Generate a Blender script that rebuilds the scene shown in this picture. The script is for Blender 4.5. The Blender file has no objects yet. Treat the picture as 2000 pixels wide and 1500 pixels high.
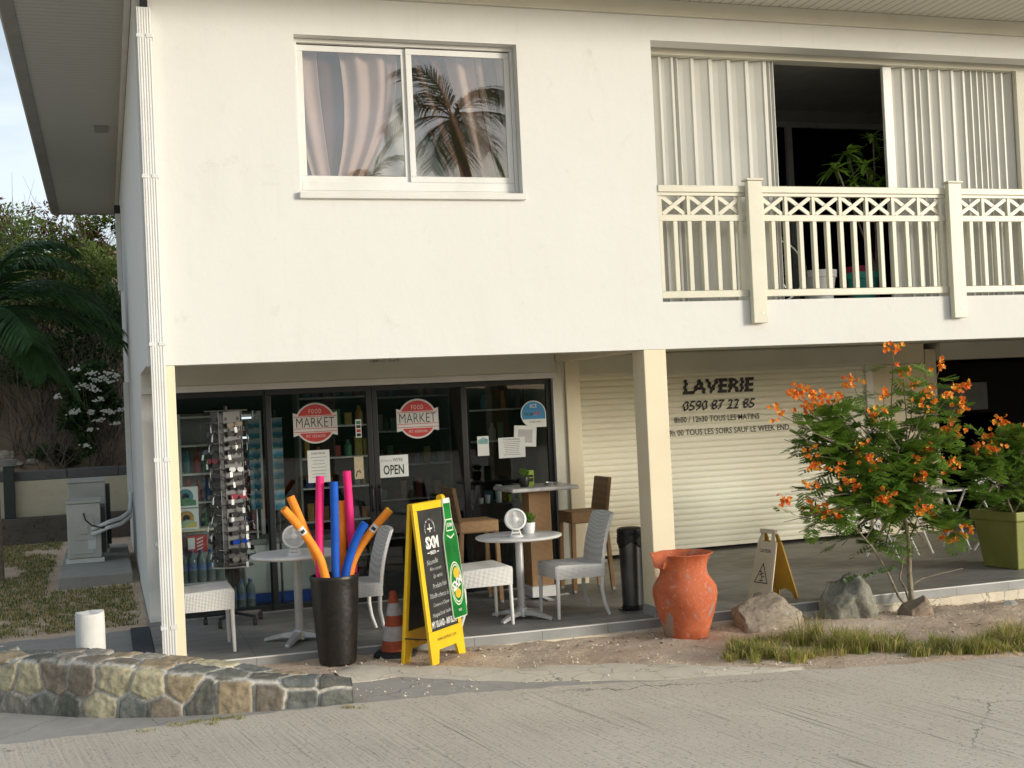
import bpy, bmesh, math, random
import numpy as np
from mathutils import Vector, Matrix, noise
random.seed(11); RN = random.Random(5)
S = bpy.context.scene; COL = S.collection
R = math.radians
# ---------------------------------------------------------------- camera
F = 2437.35; YAW, PITCH, ROLL = 0.31622539, 0.01703697, -0.0465504
CAM = Vector((-0.487, -10.136, 1.932))
fw = Vector((math.sin(YAW)*math.cos(PITCH), math.cos(YAW)*math.cos(PITCH), math.sin(PITCH)))
_r = Vector((math.cos(YAW), -math.sin(YAW), 0)); _u = _r.cross(fw)
rt = _r*math.cos(ROLL) + _u*math.sin(ROLL); up = -_r*math.sin(ROLL) + _u*math.cos(ROLL)
cd = bpy.data.cameras.new('camera'); cam = bpy.data.objects.new('camera', cd); COL.objects.link(cam)
cam.matrix_world = Matrix(((rt.x, up.x, -fw.x, CAM.x), (rt.y, up.y, -fw.y, CAM.y), (rt.z, up.z, -fw.z, CAM.z), (0, 0, 0, 1)))
cd.sensor_width = 36; cd.lens = F/2000*36; cd.clip_start = .1; cd.clip_end = 2000
S.camera = cam
# ---------------------------------------------------------------- light
AZ, EL = R(47), R(9)
sdir = Vector((math.sin(AZ)*math.cos(EL), -math.cos(AZ)*math.cos(EL), math.sin(EL)))
W = bpy.data.worlds.new("World"); S.world = W; W.use_nodes = True
nt = W.node_tree; nt.nodes.clear()
out = nt.nodes.new('ShaderNodeOutputWorld'); bg = nt.nodes.new('ShaderNodeBackground')
sky = nt.nodes.new('ShaderNodeTexSky'); sky.sky_type = 'NISHITA'; sky.sun_disc = False
sky.sun_elevation = EL; sky.sun_rotation = math.pi-AZ; sky.air_density = 1.0; sky.dust_density = 2.0
tc = nt.nodes.new('ShaderNodeTexCoord'); nz = nt.nodes.new('ShaderNodeTexNoise')
mp = nt.nodes.new('ShaderNodeMapping'); mp.inputs['Scale'].default_value = (1, 1, 2.6)
nz.inputs['Scale'].default_value = 3.2; nz.inputs['Detail'].default_value = 7
cr = nt.nodes.new('ShaderNodeValToRGB'); cr.color_ramp.elements[0].position = .36; cr.color_ramp.elements[1].position = .62
mx = nt.nodes.new('ShaderNodeMix'); mx.data_type = 'RGBA'
mx.inputs[7].default_value = (7.0, 7.5, 8.2, 1)
mm = nt.nodes.new('ShaderNodeMath'); mm.operation = 'MULTIPLY'; mm.inputs[1].default_value = .6
nt.links.new(tc.outputs['Generated'], mp.inputs[0]); nt.links.new(mp.outputs[0], nz.inputs[0]); nt.links.new(nz.outputs[0], cr.inputs[0])
nt.links.new(cr.outputs[0], mm.inputs[0]); nt.links.new(mm.outputs[0], mx.inputs[0]); nt.links.new(sky.outputs[0], mx.inputs[6])
nt.links.new(mx.outputs[2], bg.inputs[0]); nt.links.new(bg.outputs[0], out.inputs[0]); bg.inputs[1].default_value = .142
sd = bpy.data.lights.new('sun', 'SUN'); sd.energy = 2.15; sd.angle = R(14); sd.color = (1, .99, .92)
sun = bpy.data.objects.new('sun', sd); COL.objects.link(sun); sun.rotation_euler = sdir.to_track_quat('Z', 'Y').to_euler()
sun.location = (12, -16, 9)
S.view_settings.view_transform = 'Standard'; S.view_settings.look = 'None'; S.view_settings.gamma = 1
S.view_settings.exposure = 0.27
S.cycles.max_bounces = 8; S.cycles.transparent_max_bounces = 16; S.cycles.caustics_reflective = False; S.cycles.caustics_refractive = False
S.cycles.use_denoising = True
try: S.cycles.denoiser = 'OPENIMAGEDENOISE'
except Exception: pass

# ---------------------------------------------------------------- helpers
def gz(x, y):
    a = min(max(x, -3), 14)
    z = -.06-.018*max(0, a-1)
    if x < 1: z -= .018*min(2, (1-x))
    if x < .2 and y > 0: z = z+min(1, (.2-x)/.4)*min(.075, .02*y)
    return z
def ray(x, y): return rt*(x-1000)-up*(y-750)+fw*F
def at(x, y, Y): d = ray(x, y); return CAM+d*((Y-CAM.y)/d.y)
def atz(x, y, Z): d = ray(x, y); return CAM+d*((Z-CAM.z)/d.z)
def atg(x, y):
    z = -.1
    for _ in range(6): p = atz(x, y, z); z = gz(p.x, p.y)
    return atz(x, y, z)

def tag(o, label=None, cat=None, group=None, kind=None):
    if label: o['label'] = label
    if cat: o['category'] = cat
    if group: o['group'] = group
    if kind: o['kind'] = kind
    return o
def thing(name, label, cat, loc=(0, 0, 0), rz=0, group=None):
    o = bpy.data.objects.new(name, None); COL.objects.link(o); o.location = loc; o.rotation_euler = (0, 0, rz)
    o.empty_display_size = .1
    return tag(o, label, cat, group)
def copy_tree(o, parent=None):
    c = o.copy(); COL.objects.link(c); c.parent = parent
    for ch in [x for x in bpy.data.objects if x.parent == o]: copy_tree(ch, c)
    return c
class MB:
    def __init__(s): s.v = []; s.f = []; s.m = []; s.xf = None; s.mi = 0
    def add(s, vs, fs):
        n = len(s.v)
        if s.xf is not None: vs = [s.xf @ Vector(v) for v in vs]
        s.v += [tuple(v) for v in vs]; s.f += [tuple(i+n for i in f) for f in fs]; s.m += [s.mi]*len(fs); return s
    def box(s, x0, x1, y0, y1, z0, z1):
        return s.add([(x0, y0, z0), (x1, y0, z0), (x1, y1, z0), (x0, y1, z0), (x0, y0, z1), (x1, y0, z1), (x1, y1, z1), (x0, y1, z1)],
                     [(0, 3, 2, 1), (4, 5, 6, 7), (0, 1, 5, 4), (1, 2, 6, 5), (2, 3, 7, 6), (3, 0, 4, 7)])
    def bar(s, a, b, w, d, upv=(0, 0, 1)):   # rectangular bar from a to b
        a, b = Vector(a), Vector(b); t = (b-a).normalized(); x = t.cross(Vector(upv))
        if x.length < 1e-4: x = t.cross(Vector((0, 1, 0)))
        x.normalize(); y = x.cross(t); x *= w/2; y *= d/2
        vs = [a-x-y, a+x-y, a+x+y, a-x+y, b-x-y, b+x-y, b+x+y, b-x+y]
        return s.add(vs, [(0, 3, 2, 1), (4, 5, 6, 7), (0, 1, 5, 4), (1, 2, 6, 5), (2, 3, 7, 6), (3, 0, 4, 7)])
    def tube(s, pts, r, n=8, cap=True):
        pts = [Vector(p) for p in pts]; rs = r if isinstance(r, (list, tuple)) else [r]*len(pts)
        vs = []; fs = []; ref = None
        for i, p in enumerate(pts):
            t = (pts[min(i+1, len(pts)-1)]-pts[max(i-1, 0)]).normalized()
            if ref is None: ref = t.orthogonal().normalized()
            a = (ref-t*ref.dot(t)).normalized(); ref = a; b = t.cross(a)
            for k in range(n):
                c = 2*math.pi*k/n; vs.append(p+(a*math.cos(c)+b*math.sin(c))*rs[i])
        for i in range(len(pts)-1):
            for k in range(n):
                k2 = (k+1) % n; fs.append((i*n+k, i*n+k2, (i+1)*n+k2, (i+1)*n+k))
        if cap: fs.append(tuple(range(n))[::-1]); fs.append(tuple((len(pts)-1)*n+k for k in range(n)))
        return s.add(vs, fs)
    def lathe(s, prof, n=32, c=(0, 0, 0), fn=None):
        vs = []; fs = []
        for (r, z) in prof:
            for k in range(n):
                a = 2*math.pi*k/n; rr, zz = (r, z) if fn is None else fn(r, z, a)
                vs.append((c[0]+rr*math.cos(a), c[1]+rr*math.sin(a), c[2]+zz))
        for i in range(len(prof)-1):
            for k in range(n):
                k2 = (k+1) % n; fs.append((i*n+k, i*n+k2, (i+1)*n+k2, (i+1)*n+k))
        if prof[0][0] > 1e-5: fs.append(tuple(range(n))[::-1])
        if prof[-1][0] > 1e-5: fs.append(tuple((len(prof)-1)*n+k for k in range(n)))
        return s.add(vs, fs)
    def prism(s, poly, y0, y1):   # poly in x,z extruded along y
        n = len(poly); vs = [(x, y0, z) for x, z in poly]+[(x, y1, z) for x, z in poly]
        return s.add(vs, [tuple(range(n)), tuple(range(2*n-1, n-1, -1))]+[(i, i+n, (i+1) % n+n, (i+1) % n) for i in range(n)])
    def build(s, name, mat, parent=None, smooth=False, bevel=0, seg=2, loc=None):
        me = bpy.data.meshes.new(name); me.from_pydata(s.v, [], s.f)
        mats = mat if isinstance(mat, (list, tuple)) else [mat]
        for m in mats: me.materials.append(m)
        if len(mats) > 1: me.polygons.foreach_set('material_index', s.m)
        me.update()
        o = bpy.data.objects.new(name, me); COL.objects.link(o)
        if parent: o.parent = parent
        if loc: o.location = loc
        if smooth:
            me.polygons.foreach_set('use_smooth', [True]*len(me.polygons))
            try: me.set_sharp_from_angle(angle=R(38))
            except Exception: pass
        if bevel:
            b = o.modifiers.new('bevel', 'BEVEL'); b.width = bevel; b.segments = seg; b.limit_method = 'ANGLE'; b.angle_limit = R(40)
        return o
def fixn(o):
    bm = bmesh.new(); bm.from_mesh(o.data); bmesh.ops.recalc_face_normals(bm, faces=bm.faces); bm.to_mesh(o.data); bm.free(); return o

# ---------------------------------------------------------------- materials
def newmat(name):
    m = bpy.data.materials.new(name); m.use_nodes = True; t = m.node_tree
    return m, t, t.nodes['Principled BSDF']
def N(t, typ, **kw):
    n = t.nodes.new(typ)
    for k, v in kw.items():
        if k.startswith('i_'): n.inputs[k[2:].replace('_', ' ')].default_value = v
        elif k.startswith('n'): n.inputs[int(k[1:])].default_value = v
        else: setattr(n, k, v)
    return n
def ramp(t, src, stops):
    c = t.nodes.new('ShaderNodeValToRGB'); e = c.color_ramp.elements
    while len(e) < len(stops): e.new(.5)
    for i, (p, col) in enumerate(stops):
        e[i].position = p; e[i].color = (*col, 1) if len(col) == 3 else col
    t.links.new(src, c.inputs[0]); return c.outputs[0]
def mixc(t, fac, a, b, mode='MIX'):
    m = t.nodes.new('ShaderNodeMix'); m.data_type = 'RGBA'; m.blend_type = mode
    for i, v in ((0, fac), (6, a), (7, b)):
        if hasattr(v, 'links') or isinstance(v, bpy.types.NodeSocket): t.links.new(v, m.inputs[i])
        else: m.inputs[i].default_value = v if i == 0 else (*v, 1)
    return m.outputs[2]
def noise_tex(t, scale, detail=5, rough=.55, mapping=None, dist=0):
    c = t.nodes.new('ShaderNodeTexCoord'); n = t.nodes.new('ShaderNodeTexNoise')
    n.inputs['Scale'].default_value = scale; n.inputs['Detail'].default_value = detail; n.inputs['Roughness'].default_value = rough
    n.inputs['Distortion'].default_value = dist
    src = c.outputs['Object']
    if mapping:
        if 'r' in mapping:
            m = t.nodes.new('ShaderNodeMapping'); m.inputs['Rotation'].default_value = mapping['r']; t.links.new(src, m.inputs[0]); src = m.outputs[0]
        m = t.nodes.new('ShaderNodeMapping'); m.inputs['Scale'].default_value = mapping.get('s', (1, 1, 1))
        t.links.new(src, m.inputs[0]); src = m.outputs[0]
    t.links.new(src, n.inputs[0]); return n.outputs[0]
def bump(t, b, h, strength, dist=.01, prev=None):
    n = t.nodes.new('ShaderNodeBump'); n.inputs['Strength'].default_value = strength; n.inputs['Distance'].default_value = dist
    t.links.new(h, n.inputs['Height'])
    if prev: t.links.new(prev, n.inputs['Normal'])
    t.links.new(n.outputs[0], b.inputs['Normal']); return n.outputs[0]
def pm(name, c1, c2=None, scale=6, rough=.6, metal=0, bs=0, bscale=80, lo=.35, hi=.65, trans=0, spec=.5, detail=5):
    m, t, b = newmat(name)
    if c2 is None: c2 = tuple(x*.82 for x in c1)
    n = noise_tex(t, scale, detail)
    t.links.new(ramp(t, n, [(lo, c2), (hi, c1)]), b.inputs['Base Color'])
    b.inputs['Roughness'].default_value = rough; b.inputs['Metallic'].default_value = metal
    b.inputs['Specular IOR Level'].default_value = spec
    if trans: b.inputs['Transmission Weight'].default_value = trans
    if bs: bump(t, b, noise_tex(t, bscale, 4), bs, .01)
    return m
def hexc(r, g, b): return tuple((c/255/12.92 if c <= 10 else ((c/255+.055)/1.055)**2.4) for c in (r, g, b))
def glass(name, tint, refl, ior=1.5, rough=0.0):
    m = bpy.data.materials.new(name); m.use_nodes = True; t = m.node_tree; t.nodes.clear()
    o = t.nodes.new('ShaderNodeOutputMaterial'); tr = t.nodes.new('ShaderNodeBsdfTransparent'); gl = t.nodes.new('ShaderNodeBsdfGlossy')
    tr.inputs[0].default_value = (*tint, 1); gl.inputs['Roughness'].default_value = rough
    lw = t.nodes.new('ShaderNodeLayerWeight'); lw.inputs[0].default_value = .5
    f = t.nodes.new('ShaderNodeMath'); f.operation = 'POWER'; f.inputs[1].default_value = 5; t.links.new(lw.outputs['Facing'], f.inputs[0])
    a = t.nodes.new('ShaderNodeMath'); a.operation = 'MULTIPLY_ADD'; a.use_clamp = True; a.inputs[1].default_value = .9; a.inputs[2].default_value = ((ior-1)/(ior+1))**2+refl; t.links.new(f.outputs[0], a.inputs[0])
    mx_ = t.nodes.new('ShaderNodeMixShader'); t.links.new(a.outputs[0], mx_.inputs[0])
    t.links.new(tr.outputs[0], mx_.inputs[1]); t.links.new(gl.outputs[0], mx_.inputs[2]); t.links.new(mx_.outputs[0], o.inputs[0])
    # faint dust film on the pane
    return m
M = {}
# white render with faint rain marks
m, t, b = newmat('white_render'); M['render'] = m
n1 = noise_tex(t, .9, 6, .6); n2 = noise_tex(t, 2.0, 6, .65, dict(s=(1.6, 1.6, .35)))
c = mixc(t, ramp(t, n2, [(.56, (0, 0, 0)), (.75, (.3, .3, .3))]), (.73, .73, .70), (.61, .60, .56))
c = mixc(t, ramp(t, n1, [(.45, (0, 0, 0)), (.7, (.35, .35, .35))]), c, (.71, .70, .65))
n4 = noise_tex(t, 1, 8, .7, dict(s=(9, 9, .45))); c = mixc(t, ramp(t, n4, [(.58, (0, 0, 0)), (.78, (.22,)*3)]), c, (.50, .47, .40))
n5 = noise_tex(t, 3.2, 9, .75, dist=.6); c = mixc(t, ramp(t, n5, [(.60, (0, 0, 0)), (.70, (.26,)*3)]), c, (.45, .43, .38))
t.links.new(c, b.inputs['Base Color']); b.inputs['Roughness'].default_value = .8
p = bump(t, b, noise_tex(t, 1.6, 4), .25, .04); p = bump(t, b, noise_tex(t, 6, 5), .18, .012, p); bump(t, b, noise_tex(t, 110, 5), .3, .004, p)
M['render2'] = pm('cream_render', (.82, .73, .53), (.78, .69, .50), 2, .8, bs=.2, bscale=130)
M['reveal'] = pm('beige_render', (.70, .68, .58), (.64, .62, .52), 2, .8, bs=.15, bscale=130)
M['pvc'] = pm('white_pvc', (.78, .78, .76), (.7, .7, .67), 3, .4, bs=.05)
M['alu'] = pm('cream_aluminium', (.76, .75, .72), (.70, .69, .65), 3, .35)
M['rail'] = pm('cream_lacquer', (.68, .655, .53), (.62, .60, .485), 4, .4)
M['shutter'] = pm('cream_shutter', (.87, .85, .72), (.84, .815, .68), 1.5, .45)
M['dalu'] = pm('charcoal_aluminium', (.012, .015, .018), (.009, .011, .014), 4, .38)
M['black'] = pm('black_plastic', (.015, .015, .017), None, 6, .4)
M['rubber'] = pm('black_rubber', (.02, .02, .02), None, 6, .8)
M['white'] = pm('white_plastic', (.8, .8, .78), (.72, .72, .70), 5, .35)
M['paper'] = pm('paper', (.72, .74, .72), (.68, .70, .68), 2, .8)
M['ink'] = pm('black_ink', (.02, .02, .022), None, 5, .6)
M['greyink'] = pm('grey_ink', (.25, .25, .26), None, 5, .7)
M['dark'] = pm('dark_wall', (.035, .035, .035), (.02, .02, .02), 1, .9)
M['grey'] = pm('grey_paint', (.30, .30, .29), (.25, .25, .24), 3, .6)
M['chrome'] = pm('brushed_metal', (.6, .6, .6), (.5, .5, .5), 5, .3, 1)
M['silver'] = pm('silver_paint', (.55, .55, .55), (.46, .46, .46), 5, .4, .4)
M['ceiling'] = pm('porch_ceiling', (.68, .66, .58), (.62, .60, .52), 2, .85, bs=.1)
M['shopglass'] = glass('shop_glass', (.80, .84, .84), .0)
M['winglass'] = glass('window_glass', (.96, .96, .96), .12)
M['balglass'] = glass('patio_glass', (.35, .4, .42), .0, 1.25)
# boards of the soffits
def boards(name, axis, c1, c2):
    m, t, b = newmat(name); tcn = t.nodes.new('ShaderNodeTexCoord'); w = t.nodes.new('ShaderNodeTexWave')
    w.wave_type = 'BANDS'; w.bands_direction = axis; w.inputs['Scale'].default_value = 3.1; w.inputs['Distortion'].default_value = 0
    t.links.new(tcn.outputs['Object'], w.inputs[0]); r_ = ramp(t, w.outputs['Fac'], [(.0, (0, 0, 0)), (.09, (1, 1, 1))])
    t.links.new(mixc(t, r_, c2, c1), b.inputs['Base Color']); b.inputs['Roughness'].default_value = .55
    bump(t, b, r_, .6, .008); return m
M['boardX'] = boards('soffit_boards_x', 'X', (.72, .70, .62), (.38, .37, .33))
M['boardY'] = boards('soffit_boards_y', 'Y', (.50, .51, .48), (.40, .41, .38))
# floor tiles
m, t, b = newmat('grey_tiles'); M['tile'] = m
tcn = t.nodes.new('ShaderNodeTexCoord'); br = t.nodes.new('ShaderNodeTexBrick')
br.inputs['Scale'].default_value = 1; br.inputs['Brick Width'].default_value = .6; br.inputs['Row Height'].default_value = .6
br.inputs['Mortar Size'].default_value = .003; br.inputs['Mortar Smooth'].default_value = .2; br.offset = 0
t.links.new(tcn.outputs['Object'], br.inputs[0])
nn = noise_tex(t, 2.5, 6, .6, dict(s=(1, 3, 3)))
cc = ramp(t, nn, [(.3, (.175, .172, .16)), (.7, (.28, .27, .25))])
t.links.new(mixc(t, br.outputs['Fac'], cc, (.09, .09, .085)), b.inputs['Base Color'])
t.links.new(ramp(t, noise_tex(t, 3, 5), [(.3, (.45,)*3), (.7, (.65,)*3)]), b.inputs['Roughness'])
bump(t, b, br.outputs['Fac'], -.3, .003)
# wicker weaves
def wicker(name, c1, c2, sc=60):
    m, t, b = newmat(name); tcn = t.nodes.new('ShaderNodeTexCoord')
    ws = []
    for d in ('X', 'Y', 'Z'):
        w = t.nodes.new('ShaderNodeTexWave'); w.bands_direction = d; w.inputs['Scale'].default_value = sc/6.28*1.0
        w.inputs['Distortion'].default_value = .4; w.inputs['Detail'].default_value = 0
        t.links.new(tcn.outputs['Object'], w.inputs[0]); ws.append(w.outputs['Fac'])
    def mth(op, a, bb):
        q = t.nodes.new('ShaderNodeMath'); q.operation = op; t.links.new(a, q.inputs[0]); t.links.new(bb, q.inputs[1]); return q.outputs[0]
    h = mth('MULTIPLY', mth('MAXIMUM', ws[0], ws[1]), ws[2]); h = mth('ADD', h, mth('MULTIPLY', ws[0], ws[1]))
    rr = ramp(t, h, [(.05, c2), (.7, c1)]); t.links.new(rr, b.inputs['Base Color']); b.inputs['Roughness'].default_value = .55
    bump(t, b, h, .7, .006); return m
M['wwick'] = wicker('white_wicker', (.86, .85, .82), (.56, .55, .52), 170)
M['bwick'] = wicker('brown_wicker', (.66, .41, .21), (.30, .17, .08), 170)
M['dwick'] = wicker('dark_brown_wicker', (.30, .18, .085), (.17, .095, .045), 190)
# soil, road, apron ...
m, t, b = newmat('soil'); M['soil'] = m
a = noise_tex(t, 1.1, 8, .65); d = noise_tex(t, 30, 6, .7); e = noise_tex(t, 5, 6, .7)
c = ramp(t, a, [(.3, (.54, .39, .27)), (.5, (.68, .52, .38)), (.7, (.76, .62, .48))])
c = mixc(t, ramp(t, d, [(.55, (0, 0, 0)), (.7, (.7,)*3)]), c, (.27, .17, .11))
c = mixc(t, ramp(t, e, [(.6, (0, 0, 0)), (.75, (.6,)*3)]), c, (.56, .47, .37))
t.links.new(c, b.inputs['Base Color']); b.inputs['Roughness'].default_value = .95
c2_ = None
p = bump(t, b, e, .8, .06); p = bump(t, b, noise_tex(t, 12, 8, .75), .8, .03, p); bump(t, b, d, .9, .015, p)
m, t, b = newmat('ribbed_concrete'); M['road'] = m
rot = R(-8)
g = noise_tex(t, 1, 4, .55, dict(s=(44, 1.1, 1), r=(0, 0, rot))); g2 = noise_tex(t, 1, 3, .5, dict(s=(9, .8, 1), r=(0, 0, rot)))
sp = noise_tex(t, 1, 6, .75, dict(s=(42, 46, 60), r=(0, 0, rot))); lg = noise_tex(t, .55, 6, .6)
c = ramp(t, lg, [(.3, (.54, .465, .37)), (.7, (.68, .60, .485))])
c = mixc(t, ramp(t, g, [(.30, (.45,)*3), (.43, (0, 0, 0))]), c, (.36, .32, .27))
gd = noise_tex(t, 1, 2, .4, dict(s=(13, .10, 1), r=(0, 0, rot), ))
gdr = ramp(t, gd, [(.484, (0, 0, 0)), (.492, (1, 1, 1)), (.498, (1, 1, 1)), (.506, (0, 0, 0))])
gdm = mixc(t, ramp(t, noise_tex(t, .9, 3), [(.45, (0, 0, 0)), (.6, (1, 1, 1))]), (0, 0, 0), gdr)
c = mixc(t, gdm, c, (.24, .215, .18))
c = mixc(t, ramp(t, sp, [(.57, (0, 0, 0)), (.615, (.85,)*3)]), c, (.20, .175, .14))
c = mixc(t, ramp(t, noise_tex(t, 25, 5, .6), [(.58, (0, 0, 0)), (.75, (.6,)*3)]), c, (.68, .64, .56))
vn = t.nodes.new('ShaderNodeTexVoronoi'); vn.feature = 'DISTANCE_TO_EDGE'; vn.inputs['Scale'].default_value = .34
tcn = t.nodes.new('ShaderNodeTexCoord'); nz3 = t.nodes.new('ShaderNodeTexNoise'); nz3.inputs['Scale'].default_value = 2.5; nz3.inputs['Detail'].default_value = 8; nz3.inputs['Roughness'].default_value = .7
va = t.nodes.new('ShaderNodeVectorMath'); va.operation = 'MULTIPLY_ADD'; va.inputs[1].default_value = (.5, .5, .5)
t.links.new(tcn.outputs['Object'], nz3.inputs[0]); t.links.new(nz3.outputs['Color'], va.inputs[0]); t.links.new(tcn.outputs['Object'], va.inputs[2]); t.links.new(va.outputs[0], vn.inputs[0])
crk = ramp(t, vn.outputs['Distance'], [(.0, (1, 1, 1)), (.0026, (0, 0, 0))])
crk = mixc(t, ramp(t, noise_tex(t, .45, 2), [(.5, (0, 0, 0)), (.56, (1, 1, 1))]), (0, 0, 0), crk)
c = mixc(t, crk, c, (.08, .07, .06))
t.links.new(c, b.inputs['Base Color']); b.inputs['Roughness'].default_value = .85
p = bump(t, b, g, .35, .015); p = bump(t, b, gdm, -.6, .015, p); p = bump(t, b, sp, -.45, .012, p); bump(t, b, crk, -.8, .02, p)
def conc(name, c1, c2, c3, crack=None, cs=.7):
    m, t, b = newmat(name); lg = noise_tex(t, 1.3, 8, .65)
    c = ramp(t, lg, [(.3, c1), (.7, c2)])
    c = mixc(t, ramp(t, noise_tex(t, 9, 7, .7), [(.52, (0, 0, 0)), (.75, (.7,)*3)]), c, c3)
    if crack:
        vn = t.nodes.new('ShaderNodeTexVoronoi'); vn.feature = 'DISTANCE_TO_EDGE'; vn.inputs['Scale'].default_value = crack
        tcn = t.nodes.new('ShaderNodeTexCoord'); nz3 = t.nodes.new('ShaderNodeTexNoise'); nz3.inputs['Scale'].default_value = 4; nz3.inputs['Detail'].default_value = 8
        va = t.nodes.new('ShaderNodeVectorMath'); va.operation = 'MULTIPLY_ADD'; va.inputs[1].default_value = (.25, .25, .25)
        t.links.new(tcn.outputs['Object'], nz3.inputs[0]); t.links.new(nz3.outputs['Color'], va.inputs[0]); t.links.new(tcn.outputs['Object'], va.inputs[2]); t.links.new(va.outputs[0], vn.inputs[0])
        k = ramp(t, vn.outputs['Distance'], [(.0, (1, 1, 1)), (.008*crack/2.5, (0, 0, 0))]); c = mixc(t, k, c, tuple(x*.25 for x in c1))
    t.links.new(c, b.inputs['Base Color']); b.inputs['Roughness'].default_value = .9
    p = bump(t, b, noise_tex(t, 5, 8, .7), .35, .03); bump(t, b, noise_tex(t, 90, 4), .35, .004, p)
    return m
M['apron'] = conc('smooth_concrete', (.33, .305, .27), (.44, .41, .36), (.50, .46, .40), 1.0)
M['kerb'] = conc('cream_cement', (.62, .54, .42), (.72, .65, .52), (.52, .43, .33), 3.0)
M['cement'] = conc('weathered_cement', (.30, .29, .265), (.40, .385, .35), (.22, .205, .18))
M['pathc'] = conc('path_cement', (.27, .255, .235), (.34, .325, .30), (.20, .185, .165))
M['creamwall'] = conc('cream_wall', (.60, .53, .38), (.66, .60, .45), (.50, .43, .30))
M['block'] = conc('dark_block', (.10, .098, .10), (.16, .155, .155), (.08, .075, .07))
M['darkstone'] = conc('dark_stone', (.09, .075, .06), (.16, .135, .11), (.06, .05, .045), 4)
M['hill'] = conc('hill_earth', (.13, .095, .055), (.25, .17, .105), (.075, .08, .04))
def attr_mat(name, rough=.85, bs=.5, bscale=40, trl=0):
    m, t, b = newmat(name); a = t.nodes.new('ShaderNodeVertexColor'); a.layer_name = 'Col'
    n = noise_tex(t, bscale, 6, .7); c = mixc(t, ramp(t, n, [(.35, (.40,)*3), (.55, (0, 0, 0))]), a.outputs[0], tuple([.07, .06, .05]))
    n2 = noise_tex(t, bscale*.35, 6, .7); c = mixc(t, ramp(t, n2, [(.55, (0, 0, 0)), (.75, (.45,)*3)]), c, (.38, .34, .27))
    t.links.new(c, b.inputs['Base Color']); b.inputs['Roughness'].default_value = rough
    bump(t, b, n, bs, .012); return m
M['stone'] = attr_mat('field_stone')
def leafm(name, c1, c2, scale=9, tr=.35):
    m, t, b = newmat(name); n = noise_tex(t, scale, 3)
    c = ramp(t, n, [(.35, c2), (.65, c1)]); t.links.new(c, b.inputs['Base Color']); b.inputs['Roughness'].default_value = .5
    b.inputs['Specular IOR Level'].default_value = .3
    tl = t.nodes.new('ShaderNodeBsdfTranslucent'); t.links.new(c, tl.inputs[0]); mxs = t.nodes.new('ShaderNodeMixShader'); mxs.inputs[0].default_value = tr
    o = t.nodes['Material Output']; t.links.new(b.outputs[0], mxs.inputs[1]); t.links.new(tl.outputs[0], mxs.inputs[2]); t.links.new(mxs.outputs[0], o.inputs[0])
    return m
M['leaf'] = leafm('fern_leaf', (.25, .40, .06), (.11, .22, .035), 4, .45)
M['leafd'] = leafm('dark_leaf', (.08, .145, .045), (.035, .07, .022), 5)
M['leafm'] = leafm('olive_leaf', (.21, .28, .07), (.10, .15, .04), 3)
M['leafy'] = leafm('bright_leaf', (.15, .19, .035), (.08, .11, .02), 4)
M['palm'] = leafm('palm_leaf', (.065, .155, .05), (.03, .08, .028), 3, .35)
M['grass'] = leafm('grass_blade', (.33, .37, .075), (.20, .25, .05), 3)
M['dry'] = leafm('dry_grass', (.66, .52, .24), (.46, .34, .15), 9)
M['redleaf'] = leafm('red_brown_leaf', (.16, .045, .03), (.08, .03, .02), 5)
M['orange'] = leafm('orange_petal', (.98, .30, .03), (.90, .13, .02), 40, .35)
M['yellowp'] = leafm('yellow_petal', (.98, .60, .08), (.95, .40, .04), 40, .3)
M['petal'] = leafm('white_petal', (.8, .8, .76), (.7, .7, .62), 30, .3)
M['bark'] = pm('bark', (.34, .29, .21), (.18, .14, .10), 20, .9, bs=.5, bscale=50)
M['twig'] = pm('pale_twig', (.22, .18, .14), (.13, .10, .075), 12, .9)
M['twigd'] = pm('dark_twig', (.09, .07, .05), (.05, .04, .03), 12, .9)

# ---------------------------------------------------------------- lettering
def text_geo(s, w, h, shear=0, bold=0, fit=True, res=2, space=1):
    cu = bpy.data.curves.new('t', 'FONT'); cu.body = s; cu.size = 1; cu.shear = shear; cu.offset = bold; cu.resolution_u = res
    cu.space_character = space; cu.align_x = 'CENTER'; cu.align_y = 'CENTER'
    o = bpy.data.objects.new('t', cu); COL.objects.link(o); bpy.context.view_layer.update()
    me = bpy.data.meshes.new_from_object(o.evaluated_get(bpy.context.evaluated_depsgraph_get()))
    vs = [(v.co.x, v.co.y) for v in me.vertices]; fs = [tuple(p.vertices) for p in me.polygons]
    bpy.data.objects.remove(o); bpy.data.curves.remove(cu); bpy.data.meshes.remove(me)
    x0 = min(v[0] for v in vs); x1 = max(v[0] for v in vs); y0 = min(v[1] for v in vs); y1 = max(v[1] for v in vs)
    sx = w/(x1-x0); sy = h/(y1-y0)
    return [((v[0]-(x0+x1)/2)*sx, (v[1]-(y0+y1)/2)*sy) for v in vs], fs
def put_text(mb, s, w, h, M4, **kw):   # text in the local x,z plane of M4, facing local -y
    vs, fs = text_geo(s, w, h, **kw)
    old = mb.xf; mb.xf = M4; mb.add([(x, 0, y) for x, y in vs], fs); mb.xf = old
def T3(x, y, z): return Matrix.Translation((x, y, z))
def arc_text(mb, s, r, a0, a1, h, M4, w=None):
    n = len(s)
    for i, ch in enumerate(s):
        if ch == ' ': continue
        a = a0+(a1-a0)*i/(n-1)
        put_text(mb, ch, w or h*.6, h, M4 @ T3(r*math.sin(a), 0, r*math.cos(a)) @ Matrix.Rotation(a, 4, 'Y'))

def ngz(x, y): return gz(x, y)+.012*noise.noise(Vector((x*1.7, y*1.7, 0)))+.006*noise.noise(Vector((x*7, y*7, 3)))
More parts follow.
